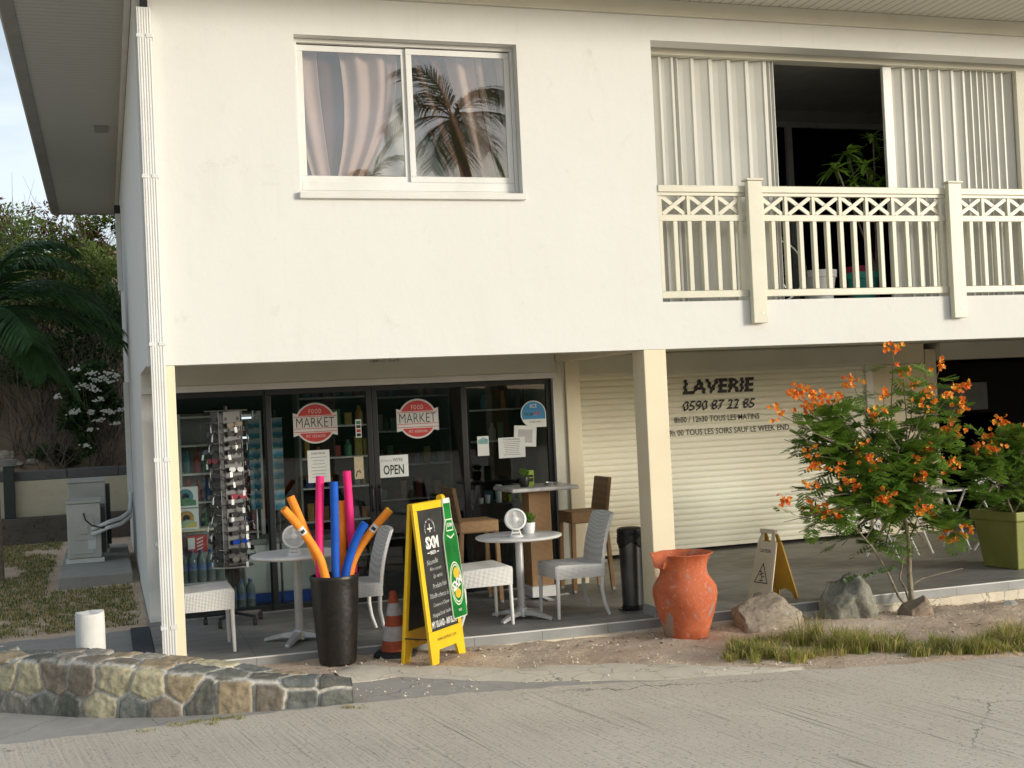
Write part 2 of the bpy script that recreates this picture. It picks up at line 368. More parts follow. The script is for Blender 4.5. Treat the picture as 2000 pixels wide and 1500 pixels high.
# ================================================================ SETTING
def frange(a, b, s):
    n = int(round((b-a)/s)); return [a+(b-a)*i/n for i in range(n+1)]
def interp(pts, x):
    if x <= pts[0][0]: return pts[0][1]
    for (a, b), (c, d) in zip(pts, pts[1:]):
        if x <= c: return b+(d-b)*(x-a)/(c-a)
    return pts[-1][1]
def sheet(name, xs, ys, zf, mat):
    mb = MB(); nx = len(xs)
    mb.v = [(x, y, zf(x, y)) for y in ys for x in xs]
    mb.f = [(j*nx+i, j*nx+i+1, (j+1)*nx+i+1, (j+1)*nx+i) for j in range(len(ys)-1) for i in range(nx-1)]
    mb.m = [0]*len(mb.f); return tag(mb.build(name, mat, smooth=True), kind='structure')
xs = [-400, -120, -50, -25, -14, -10, -8]+frange(-6, 12, .07)+[13, 15, 20, 30, 60, 150, 400]
ys = [-400, -120, -60, -30, -18]+frange(-12, -3, .25)+frange(-2.9, .4, .06)+frange(.6, 13, .3)+[14, 20, 40, 120, 400]
def zground(x, y):
    z = ngz(x, y)
    if 1.0 < x < 12 and -2.4 < y < .3:   # loose soil verge
        z += .02*noise.noise(Vector((x*3, y*3, 1)))+.012*noise.noise(Vector((x*14, y*14, 5)))
        z += .035*max(0, 1-abs(y+.5)/.5)*max(0, min(1, (x-4.3)/1.5))
    return z-(.02 if y < -2.2 else 0)
sheet('ground', xs, ys, zground, M['soil'])
RE = [(-40, -1.9), (-3, -1.75), (-1.2, -1.5), (-.3, -1.56), (1.03, -1.68), (2.15, -1.76), (3.6, -2.0), (4.75, -2.17), (5.95, -2.36), (8, -2.75), (14, -3.9), (40, -9)]
def strip(name, xs, yf, yb, rows, off, mat, thick=.02, dome=0):
    mb = MB(); nx = len(xs); v = []
    for j in range(rows+1):
        f = j/rows
        for x in xs:
            y = yf(x)*(1-f)+yb(x)*f; v.append((x, y, gz(x, y)+off+dome*math.sin(math.pi*f)))
    for x in xs: v.append((x, yb(x)+.004, gz(x, yb(x))+off-thick))     # broken back edge
    fs = [(j*nx+i, j*nx+i+1, (j+1)*nx+i+1, (j+1)*nx+i) for j in range(rows+1) for i in range(nx-1)]
    if dome:
        k = len(v)
        for x in xs: v.append((x, yf(x)-.004, gz(x, yf(x))+off-thick))
        fs += [(k+i, k+i+1, i+1, i) for i in range(nx-1)]
    mb.add(v, fs); return tag(mb.build(name, mat, smooth=True), kind='structure')
nzv = lambda x, a, s: a*noise.noise(Vector((x*s, 3.3, 7.1)))
rx = [-300, -60, -20, -10]+frange(-6, 12, .04)+[14, 20, 40, 60, 300]
strip('road', rx, lambda x: -40 if abs(x) < 100 else -40, lambda x: interp(RE, x)+nzv(x, .05, 3)+nzv(x, .03, 14), 60, .024, M['road'], .05)
ax = frange(-5, 4.0, .04)
strip('concrete_apron', ax, lambda x: interp(RE, x)-.12, lambda x: interp([(-5, -.3), (-1.3, -.3), (-.5, -.9), (1.0, -1.3), (1.15, -.95), (1.5, -.85), (2.4, -1.25), (3.2, -1.6), (4, -2.1)], x)+nzv(x, .03, 9), 12, .014, M['apron'])
KB = [(1.08, -.55), (1.4, -.42), (1.7, -.6), (2.3, -.98), (3.1, -1.22), (3.9, -1.68), (4.3, -1.98)]
KF = [(1.08, -1.0), (1.5, -.95), (2.25, -1.5), (3.2, -1.88), (4.3, -2.1)]
strip('cement_kerb', frange(1.1, 4.3, .03), lambda x: interp(KF, x)+nzv(x, .05, 5), lambda x: interp(KB, x)+nzv(x, .12, 4)+nzv(x, .04, 17), 10, .018, M['kerb'], .05, .018)
strip('side_path', frange(-5, -.17, .06), lambda x: 1.2, lambda x: 2.35+nzv(x, .12, 3)+nzv(x, .05, 12), 8, .012, M['pathc'])
# terrace slab
TE = [(-.16, .16), (1.0, .12), (2.6, .01), (4.2, -.03), (14, -.04)]
mb = MB(); tx = frange(-.16, 14, .1)
def lipz(x): return 0
poly = []
v = []; fs = []; ystep = 8
for j in range(ystep+1):
    for x in tx: y0 = interp(TE, x)+.018; v.append((x, y0+(7.4-y0)*j/ystep, 0))
n = len(tx); fs = [(j*n+i, j*n+i+1, (j+1)*n+i+1, (j+1)*n+i) for j in range(ystep) for i in range(n-1)]
mb.add(v, fs); mb.add([(-.16, .178, 0), (-.16, 7.4, 0), (-.16, 7.4, -.3), (-.16, .178, -.3)], [(0, 1, 2, 3)])
terrace = tag(mb.build('terrace_floor', M['tile']), kind='structure')
mb = MB(); v = []
for x in tx:
    y = interp(TE, x); v += [(x, y+.018, .001), (x, y, .001), (x, y, -.009), (x, y+.003, -.009)]
mb.add(v, [(i*4+k, i*4+4+k, i*4+5+k, i*4+1+k) for i in range(n-1) for k in range(3)])
tag(mb.build('terrace_edge_trim', M['alu']), kind='structure')
mb = MB(); v = []
for x in tx:
    y = interp(TE, x)+.004; v += [(x, y, -.009), (x, y, -.085)]
mb.add(v, [(i*2, i*2+1, i*2+3, i*2+2) for i in range(n-1)])
m, t, bb_ = newmat('tile_riser'); tcn = t.nodes.new('ShaderNodeTexCoord'); mpp = t.nodes.new('ShaderNodeMapping'); mpp.inputs['Rotation'].default_value = (R(90), 0, 0)
br = t.nodes.new('ShaderNodeTexBrick'); br.inputs['Scale'].default_value = 1; br.inputs['Brick Width'].default_value = .6; br.inputs['Row Height'].default_value = 20; br.inputs['Mortar Size'].default_value = .003; br.offset = 0
t.links.new(tcn.outputs['Object'], mpp.inputs[0]); t.links.new(mpp.outputs[0], br.inputs[0]); mpp.inputs['Location'].default_value = (0, 5, 0)
t.links.new(mixc(t, br.outputs['Fac'], ramp(t, noise_tex(t, 3, 6), [(.3, (.24, .245, .235)), (.7, (.34, .345, .33))]), (.13, .13, .12)), bb_.inputs['Base Color']); bb_.inputs['Roughness'].default_value = .5
tag(mb.build('terrace_riser', m), kind='structure')
mb = MB(); v = []
for x in tx:
    y = interp(TE, x)+nzv(x, .01, 9); v += [(x, y+.005, -.085), (x, y-.02-nzv(x, .015, 6), -.089), (x, y-.03-nzv(x, .02, 7), -.4)]
mb.add(v, [(i*3+k, i*3+k+1, i*3+4+k, i*3+3+k) for i in range(n-1) for k in range(2)])
tag(mb.build('terrace_footing', M['kerb'], smooth=True), kind='structure')
# hill added behind the camera to keep bright sky out of the panes, and the hillside behind the building
mb = MB(); k = 60; v = []
for i in range(k+1):
    x = -140+280*i/k; hgt = 3.2+.8*noise.noise(Vector((x*.05, 0, 0)))+.35*noise.noise(Vector((x*.3, 1, 0)))
    v += [(x, -48, -.8), (x, -52, hgt*.7), (x, -60, hgt), (x, -80, hgt*.6), (x, -90, -1)]
mb.add(v, [(i*5+q, i*5+q+1, i*5+q+6, i*5+q+5) for i in range(k) for q in range(4)])
tag(mb.build('added_reflection_hill', M['leafd'], smooth=True), kind='structure')
def hillz(x, y):
    t_ = max(0, y-12.75)
    z = 1.05+.28*t_+.07*t_*t_ if t_ < 4 else 1.05+1.12+1.12+.62*(t_-4)
    z = min(z, 6.0+.02*t_)
    return z+.25*noise.noise(Vector((x*.8, y*.8, 2)))+.09*noise.noise(Vector((x*3, y*3, 4)))+.04*noise.noise(Vector((x*9, y*9, 4)))
sheet('hillside', [-60, -30, -15, -9]+frange(-7, 2, .12)+[5, 12, 25, 60], [12.72]+frange(12.8, 22, .15)+[26, 34, 50], hillz, M['hill'])

# ================================================================ THE BUILDING
BL = thing('apartment_building', 'white two-storey building with a food shop and laundry below and a balcony above', 'building', (0, 0, 0))
XL, XR, YB = -.15, 14.0, 11.6
WX0, WX1, WZ0, WZ1 = 1.095, 3.01, 3.745, 5.04       # upper window opening
BX0, BX1, BZ0, BZ1 = 4.28, 12.4, 2.79, 5.14         # balcony opening
def wall_grid(x0, x1, z0, z1, holes, y0, y1):
    """front wall as a solid with rectangular holes, no coplanar overlaps"""
    mb = MB(); xe = sorted({x0, x1, *[h[0] for h in holes], *[h[1] for h in holes]}); ze = sorted({z0, z1, *[h[2] for h in holes], *[h[3] for h in holes]})
    def solid(i, j):
        if i < 0 or j < 0 or i >= len(xe)-1 or j >= len(ze)-1: return False
        cx, cz = (xe[i]+xe[i+1])/2, (ze[j]+ze[j+1])/2
        return not any(h[0] < cx < h[1] and h[2] < cz < h[3] for h in holes)
    for i in range(len(xe)-1):
        for j in range(len(ze)-1):
            if not solid(i, j): continue
            a, b_, c_, d = xe[i], xe[i+1], ze[j], ze[j+1]
            mb.add([(a, y0, c_), (b_, y0, c_), (b_, y0, d), (a, y0, d)], [(0, 1, 2, 3)]); mb.add([(a, y1, c_), (b_, y1, c_), (b_, y1, d), (a, y1, d)], [(3, 2, 1, 0)])
            if not solid(i-1, j): mb.add([(a, y0, c_), (a, y1, c_), (a, y1, d), (a, y0, d)], [(3, 2, 1, 0)])
            if not solid(i+1, j): mb.add([(b_, y0, c_), (b_, y1, c_), (b_, y1, d), (b_, y0, d)], [(0, 1, 2, 3)])
            if not solid(i, j-1): mb.add([(a, y0, c_), (b_, y0, c_), (b_, y1, c_), (a, y1, c_)], [(3, 2, 1, 0)])
            if not solid(i, j+1): mb.add([(a, y0, d), (b_, y0, d), (b_, y1, d), (a, y1, d)], [(0, 1, 2, 3)])
    return mb
wall_grid(XL, XR, 2.37, 5.36, [(WX0, WX1, WZ0, WZ1), (BX0, BX1, BZ0, BZ1)], 0, .2).build('facade_wall', M['render'], BL)
MB().box(XL-.004, XR, -.035, .21, 5.362, 5.498).build('wall_plate', M['reveal'], BL)
# side wall, with the porch opening
mb = MB(); mb.box(XL, XL+.2, .202, YB, 2.39, 5.36); mb.box(XL, XL+.17, 2.45, YB, -.3, 2.388)
mb.build('side_wall', M['render'], BL)
MB().box(XL, XR, YB, YB+.2, -.3, 5.36).build('rear_wall', M['render'], BL)
MB().box(XL-.05, XL-.002, .0, YB, 5.38, 5.497).build('cove_trim', M['alu'], BL)
# pillars
def pillar(x0, x1, y0, y1, z1=2.368):
    p_ = MB().box(x0, x1, y0, y1, .0, z1).build('pillar', M['render2'], BL, bevel=.006)
    MB().box(x0-.006, x1+.006, y0-.006, y1+.006, .0, .095).build('tile_skirting', M['silver'], p_)
pillar(XL+.03, .05, .0, .16); pillar(4.07, 4.285, .0, .26); pillar(12.2, 12.4, .0, .26)
MB().box(4.075, 4.28, .262, 2.34, 2.372, 2.5).build('porch_beam', M['render2'], BL)
MB().box(XL+.2, XR, .2, 4.3, 2.502, 2.6).build('porch_ceiling', M['ceiling'], BL)
MB().box(XL+.002, 4.07, 2.29, 2.5, 2.2, 2.5).build('shutter_box', M['reveal'], BL, bevel=.008)
MB().box(XL+.002, 4.07, 2.27, 2.289, 2.2, 2.262).build('shutter_box_trim', M['alu'], BL, bevel=.003)
mb = MB(); put_text(mb, 'Open 7/7 7h-21h', .30, .05, T3(2.23, 2.286, 2.445)); mb.build('opening_hours_lettering', M['ink'], BL)
# shop right cheek wall and guide
MB().box(4.2, 4.36, 2.34, 4.0, -.01, 2.5).build('porch_wall', M['render2'], BL, bevel=.004)
MB().box(4.075, 4.198, 2.37, 2.5, -.01, 2.499).build('shutter_guide', M['reveal'], BL, bevel=.006)
MB().box(4.06, 4.074, 2.36, 2.42, .0, 2.199).build('shutter_guide', M['alu'], BL)
# laundry roller shutter
SX0, SX1, SY, SZ0, SZ1 = 4.362, 9.0, 4.0, .10, 2.235
pitch = .0745; mb = MB(); z = SZ0; prof = []
while z < SZ1:
    for f, dy in ((0, .0), (.08, -.006), (.30, -.0125), (.55, -.0135), (.80, -.009), (.93, -.002), (.97, .006)): prof.append((z+f*pitch, SY+dy))
    z += pitch
nseg = len(prof)
mb.add([(x, y_, z_) for x in (SX0, SX1) for z_, y_ in prof], [(i, i+nseg, i+1+nseg, i+1) for i in range(nseg-1)])
sh = mb.build('roller_shutter', M['shutter'], BL, smooth=False)
MB().box(SX0, SX1, SY-.016, SY+.01, SZ0-.05, SZ0-.002).build('shutter_bar', M['shutter'], sh, bevel=.004)
MB().box(4.362, 9.25, SY-.14, SY+.2, 2.236, 2.5).build('shutter_box', M['ceiling'], BL, bevel=.03, seg=3)
MB().box(9.002, 9.1, SY-.05, SY+.1, 0, 2.234).build('shutter_guide', M['alu'], BL)
MB().box(9.102, 9.928, SY-.02, SY+.3, 0, 2.235).build('porch_wall', M['render2'], BL)
MB().box(9.252, 9.9, SY-.06, SY-.022, 2.24, 2.498).build('porch_wall', M['render2'], BL)
MB().box(9.93, 10.10, SY-.04, SY+.32, 0, 2.42).build('shutter_guide', M['render2'], BL)
MB().box(10.102, 13.9, SY-.14, SY+.2, 2.27, 2.498).build('shutter_box', M['ceiling'], BL)
# lettering on the shutter : letters cut and shifted slat by slat
def slat_text(mb, s, x0, x1, z0, z1, shear=0, bold=0, shift=0, drop=()):
    vs, fs = text_geo(s, x1-x0, z1-z0, shear=shear, bold=bold)
    bm = bmesh.new(); bv = [bm.verts.new(((x0+x1)/2+a_, SY-.0165, (z0+z1)/2+b_)) for a_, b_ in vs]
    for f_ in fs:
        try: bm.faces.new([bv[i] for i in f_])
        except ValueError: pass
    k0 = int((z0-SZ0)/pitch)-1
    for k in range(k0, k0+int((z1-z0)/pitch)+4):
        for (h0, h1, sh_) in ((0, .5, 0), (.5, 1.0, shift)):
            a_, b_ = SZ0+(k+h0)*pitch, SZ0+(k+h1)*pitch
            if b_ < z0 or a_ > z1: continue
            c_ = bm.copy()
            bmesh.ops.bisect_plane(c_, geom=c_.verts[:]+c_.edges[:]+c_.faces[:], plane_co=(0, 0, a_), plane_no=(0, 0, -1), clear_outer=True)
            bmesh.ops.bisect_plane(c_, geom=c_.verts[:]+c_.edges[:]+c_.faces[:], plane_co=(0, 0, b_), plane_no=(0, 0, 1), clear_outer=True)
            c_.verts.index_update()
            mb.add([(v_.co.x+sh_, v_.co.y, v_.co.z) for v_ in c_.verts], [tuple(v_.index for v_ in f_.verts) for f_ in c_.faces]); c_.free()
    bm.free()
mb = MB(); slat_text(mb, 'LAVERIE', 6.36, 7.37, 1.965, 2.15, .12, .035, .016); mb.build('lettering', M['ink'], sh)
mb = MB(); slat_text(mb, '0590 87 22 85', 6.35, 7.36, 1.755, 1.885, .2, .02, .012); mb.build('lettering', M['ink'], sh)
mb = MB(); slat_text(mb, '8h00 / 12h30 TOUS LES MATINS', 6.23, 7.42, 1.615, 1.69, 0, .008, 0); mb.build('lettering', M['ink'], sh)
mb = MB(); slat_text(mb, '19h 00 TOUS LES SOIRS SAUF LE WEEK END', 6.12, 7.84, 1.455, 1.53, 0, .006, 0)
mb.build('lettering', M['ink'], sh)
# dark unit on the right, open front
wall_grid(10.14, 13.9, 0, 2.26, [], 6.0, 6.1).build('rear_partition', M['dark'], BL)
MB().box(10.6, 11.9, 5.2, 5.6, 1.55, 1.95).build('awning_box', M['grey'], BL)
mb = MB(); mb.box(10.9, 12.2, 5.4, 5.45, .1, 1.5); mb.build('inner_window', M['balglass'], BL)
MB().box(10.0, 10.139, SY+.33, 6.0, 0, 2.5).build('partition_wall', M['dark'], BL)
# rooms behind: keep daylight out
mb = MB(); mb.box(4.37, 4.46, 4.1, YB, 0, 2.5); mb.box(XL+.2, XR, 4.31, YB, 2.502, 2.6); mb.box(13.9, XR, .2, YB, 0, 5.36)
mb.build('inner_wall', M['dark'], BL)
# ---- shop front frames
SH = bpy.data.objects.new('shop_front', None)
GY = 2.42
def frame(name, x0, x1, z0, z1, w, y0, y1, mat, parent, bev=.003):
    mb = MB(); mb.box(x0, x1, y0, y1, z0, z0+w); mb.box(x0, x1, y0, y1, z1-w, z1)
    mb.box(x0, x0+w, y0, y1, z0+w+.0004, z1-w-.0004); mb.box(x1-w, x1, y0, y1, z0+w+.0004, z1-w-.0004)
    return mb.build(name, mat, parent, bevel=bev)
for nm, x0, x1, dy in (('shop_window', .05, 1.07, .03), ('sliding_door', 1.03, 2.10, .0), ('sliding_door', 2.104, 3.10, .0), ('shop_window', 3.06, 4.055, .03)):
    fr = frame(nm, x0, x1, .01, 2.2, .055, GY+dy-.02, GY+dy+.02, M['dalu'], BL)
    MB().box(x0+.05, x1-.05, GY+dy-.003, GY+dy+.003, .06, 2.15).build('pane', M['shopglass'], fr)
    if nm == 'sliding_door':
        xh = 2.065 if x0 < 2 else 2.145
        mb = MB().tube([(xh, GY-.025, .92), (xh, GY-.06, .95), (xh, GY-.06, 1.15), (xh, GY-.025, 1.18)], .01, 8); mb.box(xh-.02, xh+.02, GY-.027, GY-.0205, .9, 1.2)
        mb.build('door_handle', M['black'], fr)
MB().box(.05, 4.06, GY-.04, GY+.08, .0005, .012).build('door_sill', M['chrome'], BL)
# shop interior shell
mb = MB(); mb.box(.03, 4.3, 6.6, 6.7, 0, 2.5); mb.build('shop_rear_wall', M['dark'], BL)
# ---- upper window
wf = MB(); ww = .045; y0, y1 = .10, .165
fr = frame('window', WX0+.002, WX1-.002, WZ0+.002, WZ1-.002, .032, y0, y1, M['alu'], BL)
MB().box(WX0+.036, WX1-.036, .104, .160, WZ0+.035, WZ0+.110).build('track_rail', M['pvc'], fr, bevel=.004)
xm = 2.03
for (x0, x1, dy) in ((WX0+.036, xm+.034, .022), (xm+.022, WX1-.036, 0)):
    sa = frame('sash', x0, x1, WZ0+.112, WZ1-.045, .05, .112+dy, .132+dy, M['pvc'], fr)
    MB().box(x0+.046, x1-.046, .121+dy, .125+dy, WZ0+.158, WZ1-.091).build('pane', M['winglass'], sa)
mb = MB(); mb.prism([(WX0-.01, WZ0-.055), (WX1+.02, WZ0-.055), (WX1+.02, WZ0-.001), (WX0-.01, WZ0-.001)], -.045, .0985)
mb.build('window_sill', M['alu'], fr, bevel=.006)
mb = MB(); mb.box(.06, 4.2, 2.6, 2.7, 2.8, 5.36); mb.box(.06, 4.27, .3, 2.6, 2.66, 2.78); mb.box(4.09, 4.27, .21, 2.6, 2.78, 5.36); mb.box(XL+.2, XR, .2, YB, 5.362, 5.42)
mb.build('room_wall', M['reveal'], BL)
# ---- balcony
mb = MB(); mb.box(4.28, XR, .202, 3.0, 2.62, 2.785); mb.build('balcony_floor', M['cement'], BL)
mb = MB(); mb.box(4.28, XR, .202, 2.6, 5.2, 5.35); mb.build('balcony_ceiling', M['grey'], BL)
mb = wall_grid(4.28, 13.8, 2.786, 5.199, [(6.0, 9.3, 2.79, 5.06)], 2.5, 2.6); mb.build('balcony_rear_wall', M['grey'], BL)
pd = frame('patio_door', 6.0, 9.3, 2.79, 5.06, .06, 2.5, 2.56, M['silver'], BL)
MB().box(7.12, 7.19, 2.49, 2.55, 2.86, 5.0).build('stile', M['silver'], pd)
MB().box(6.06, 9.24, 2.54, 2.545, 2.85, 5.0).build('pane', M['balglass'], pd)
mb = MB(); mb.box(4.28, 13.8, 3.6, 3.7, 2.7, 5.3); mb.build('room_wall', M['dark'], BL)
MB().box(8.45, 8.62, .24, 2.5, 2.79, 5.2).build('balcony_wall', M['reveal'], BL)
mb = MB(); mb.box(4.282, 8.45, .24, .40, 5.09, 5.198); mb.build('curtain_track_box', M['reveal'], BL)
RL = MB().box(4.2805, 12.4, -.012, .062, 3.775, 3.838).build('balcony_railing', M['rail'], BL, bevel=.006)
mb = MB(); mb.box(4.281, 12.4, .0, .05, 3.745, 3.772); RL_ = mb.build('rail_fillet', M['rail'], RL)
for nm, z0, z1 in (('middle_rail', 3.515, 3.573), ('bottom_rail', 2.822, 2.885)): MB().box(4.281, 12.4, .003, .047, z0, z1).build(nm, M['rail'], RL, bevel=.004)
def brace(x0, x1):
    za, zb = 3.5735, 3.7445; cx = (x0+x1)/2
    a = MB().bar((x0+.012, .021, za+.006), (x1-.012, .021, zb-.006), .036, .016, (0, 1, 0)); a.bar((x0+.012, .030, zb-.006), (x1-.012, .034, za+.006), .036, .016, (0, 1, 0))
    a.build('cross_brace', M['rail'], RL)
def section(x0, x1, n):
    w = (x1-x0)/n
    for i in range(n):
        brace(x0+i*w+.016, x0+(i+1)*w-.016)
        if i: MB().box(x0+i*w-.016, x0+i*w+.016, .006, .044, 3.5735, 3.7445).build('upright', M['rail'], RL)
    for i in range(1, 2*n):
        x = x0+i*w/2; MB().box(x-.0215, x+.0215, .001, .049, 2.8855, 3.5145).build('baluster', M['rail'], RL, bevel=.003, seg=1)
section(4.30, 5.145, 3); section(5.29, 7.315, 7); section(7.465, 9.6, 7)
for x in (4.30, 5.10, 5.33, 7.275, 7.50): MB().box(x-.018, x+.018, .006, .046, 2.8855, 3.7445).build('stile', M['rail'], RL, bevel=.003, seg=1)
for x0, x1 in ((5.145, 5.29), (7.315, 7.463), (9.6, 9.75)):
    mb = MB().box(x0, x1, -.075, -.0125, 2.575, 3.875); p_ = mb.build('post', M['rail'], RL, bevel=.005)
    MB().box(x0-.013, x1+.013, -.088, .02, 3.876, 3.895).build('post_cap', M['rail'], p_, bevel=.004)
    MB().tube([((x0+x1)/2+.02, -.079, 2.665), ((x0+x1)/2+.02, -.0752, 2.665)], .012, 10).build('bolt', M['silver'], p_)
# ---- roof
mb = MB(); mb.box(-1.082, XR+.3, -1.0, -.036, 5.5, 5.53); RF = mb.build('front_soffit', M['boardX'], BL)
mb = MB(); mb.box(-1.082, XL-.001, -.0355, 12.0, 5.5, 5.53); mb.box(XL-.001, XR+.3, YB+.2, 12.0, 5.5, 5.53); mb.build('side_soffit', M['boardY'], BL)
mb = MB(); mb.add([(-1.2, -1.12, 5.56), (XR+.3, -1.12, 5.56), (XR+.3, 12.1, 5.56), (-1.2, 12.1, 5.56), (3.5, 4.5, 7.2), (XR+.3, 4.5, 7.2)], [(0, 1, 5, 4), (1, 2, 5), (2, 3, 4, 5), (3, 0, 4), (0, 3, 2, 1)])
rf = mb.build('roof', M['grey'], BL)
mb = MB(); mb.box(-1.195, -1.083, -1.11, 12.06, 5.482, 5.558); mb.box(-1.083, XR+.3, -1.11, -1.001, 5.482, 5.558); mb.box(-1.083, XR, 12.001, 12.06, 5.482, 5.558)
mb.build('fascia', M['grey'], rf)
mb = MB(); mb.box(-1.215, -1.197, -1.12, 12.07, 5.50, 5.60); mb.build('drip_edge', M['alu'], rf)
MB().box(-.47, -.31, 5.45, 5.75, 5.478, 5.4995).build('soffit_vent', M['grey'], BL)
# ---- rainwater pipe
dp = MB(); px0, px1 = -.132, -.025
dp.box(px0, px1, -.085, -.012, .02, 5.17)
for i in range(5): x = px0+.014+i*.0195; dp.box(x, x+.010, -.0895, -.0852, .025, 5.165)
DP = dp.build('rainwater_pipe', M['pvc'], BL, bevel=.004)
for z in (.32, 1.62, 2.52, 3.83, 4.93):
    mb = MB(); mb.box(px0-.008, px0+.032, -.095, -.005, z, z+.03); mb.box(px1-.042, px1+.012, -.095, -.005, z, z+.03); mb.build('pipe_clip', M['pvc'], DP, bevel=.003)
MB().box(-.215, -.135, -.06, .02, 0.02, 5.45).build('corner_trim', M['pvc'], BL, bevel=.01) if False else None
# cable trunking on the side wall, floodlight, pipes of the air conditioners
mb = MB(); mb.box(-.225, -.152, 8.0, 8.09, .95, 2.5); mb.build('cable_trunking', M['pvc'], BL, bevel=.006)
mb = MB(); mb.box(-.225, -.152, 9.2, 9.29, 3.9, 5.05); mb.build('cable_trunking', M['pvc'], BL, bevel=.006)
mb = MB(); mb.box(-.24, -.152, 9.18, 9.31, 5.051, 5.17); mb.build('wall_lamp', M['black'], BL, bevel=.01)
mb = MB().box(px0+.03, px1-.02, -.07, -.015, 5.172, 5.3); mb.build('gutter_outlet', M['black'], BL)
# ================================================================ FURNITURE ON THE TERRACE
PI = math.pi
def wicker_chair(loc, rz, label, hs=0):
    t = thing('wicker_chair', label, 'chair', loc, rz, 'white wicker chairs on the terrace')
    # seat: thick woven cushion box, slightly domed
    mb = MB(); n = 8; v = []
    prof = [(-.235, .362), (-.235, .455), (-.215, .472+hs), (.20, .488+hs), (.235, .476+hs), (.24, .455+hs), (.235, .362)]
    for j, y in enumerate((-.25, -.243, .243, .25)):
        k = .0 if j in (1, 2) else .012
        v += [(x-(k if x > 0 else -k), y, z-(k if z > .46 else 0)) for x, z in prof]
    m_ = len(prof); fs = [(j*m_+i, j*m_+i+1, (j+1)*m_+i+1, (j+1)*m_+i) for j in range(3) for i in range(m_-1)]
    fs += [tuple(range(m_))[::-1], tuple(3*m_+i for i in range(m_)), tuple(j*m_ for j in range(4)), tuple(j*m_+m_-1 for j in range(4))[::-1]]
    fs = [f for f in fs]; mb.add(v, fs[:-2]); mb.add([(-.23, -.245, .366), (.23, -.245, .366), (.23, .245, .366), (-.23, .245, .366)], [(3, 2, 1, 0)])
    fixn(mb.build('seat', M['wwick'], t, smooth=True))
    # backrest: curved woven panel
    mb = MB(); v = []; rows = 10
    for i in range(rows+1):
        f = i/rows; z = .44+.475*f; x = -.225-.03*f-.085*f*f; hw = .232-.006*f; c_ = .018*math.sin(PI*f)
        for y in (-hw, -hw*.5, 0, hw*.5, hw): v.append((x+.016-.02*(1-(y/hw)**2)*f, y, z+(.012*(1-(y/hw)**2) if i == rows else 0)))
        for y in (hw, hw*.5, 0, -hw*.5, -hw): v.append((x-.016-.02*(1-(y/hw)**2)*f, y, z+(.012*(1-(y/hw)**2) if i == rows else 0)))
    fs = [(i*10+k, i*10+(k+1) % 10, (i+1)*10+(k+1) % 10, (i+1)*10+k) for i in range(rows) for k in range(10)]
    fs += [tuple(range(10))[::-1], tuple(rows*10+k for k in range(10))]
    mb.add(v, fs); fixn(mb.build('backrest', M['wwick'], t, smooth=True, bevel=.004))
    for sy in (-1, 1):
        MB().tube([(.215, sy*.23, .37), (.218, sy*.236, .2), (.222, sy*.24, .012)], [.019, .017, .014], 10).build('leg', M['alu'], t, smooth=True)
        MB().tube([(-.21, sy*.228, .38), (-.205, sy*.232, .24), (-.225, sy*.238, .12), (-.262, sy*.243, .012)], [.019, .018, .016, .014], 10).build('leg', M['alu'], t, smooth=True)
    return t
wicker_chair((3.50, .575, 0), PI, 'white wicker chair facing the metal-column table from the side of the brown bar stool')
wicker_chair((2.625, .575, 0), 0, 'white wicker chair half hidden behind the beer bottle of the yellow sandwich board', .04)
wicker_chair((.235, .655, 0), 0, 'white wicker chair cut off by the cream pillar beside the white rainwater pipe', .045)
wicker_chair((1.475, .625, 0), PI, 'white wicker chair directly behind the black pot of pool noodles')

def bistro_table(loc, rz, label):
    t = thing('bistro_table', label, 'table', loc, rz, 'round bistro tables on the terrace')
    mb = MB().lathe([(.0, .718), (.30, .718), (.375, .724), (.392, .735), (.395, .745), (.385, .753), (.35, .755), (0, .756)], 56)
    mb.build('tabletop', M['white'], t, smooth=True)
    MB().tube([(0, 0, .05), (0, 0, .72)], .036, 20).build('column', M['silver'], t, smooth=True)
    MB().lathe([(.0, .716), (.13, .716), (.13, .706), (.045, .69), (0, .69)], 24).build('top_plate', M['silver'], t, smooth=True)
    MB().lathe([(.0, .0), (.06, .02), (.058, .085), (.046, .10), (0, .10)], 24).build('base_hub', M['silver'], t, smooth=True)
    for k in range(4):
        a = PI/2*k; mb = MB(); mb.xf = Matrix.Rotation(a, 4, 'Z')
        v = []
        for x, w, z0, z1 in ((.045, .04, .03, .085), (.15, .036, .03, .07), (.27, .028, .008, .042), (.315, .024, .0, .03), (.325, .018, .0, .02)):
            v += [(x, -w, z0), (x, w, z0), (x, w*.8, z1), (x, -w*.8, z1)]
        mb.add(v, [(i*4+q, i*4+(q+1) % 4, (i+1)*4+(q+1) % 4, (i+1)*4+q) for i in range(4) for q in range(4)]+[(0, 3, 2, 1), (16, 17, 18, 19)])
        fixn(mb.build('foot', M['silver'], t, bevel=.006))
    return t
bistro_table((3.04, .66, 0), R(38), 'round white bistro table between two wicker chairs, with a potted succulent on it')
bistro_table((1.03, .66, 0), R(62), 'round white bistro table behind the orange noodles, left of the black pot')

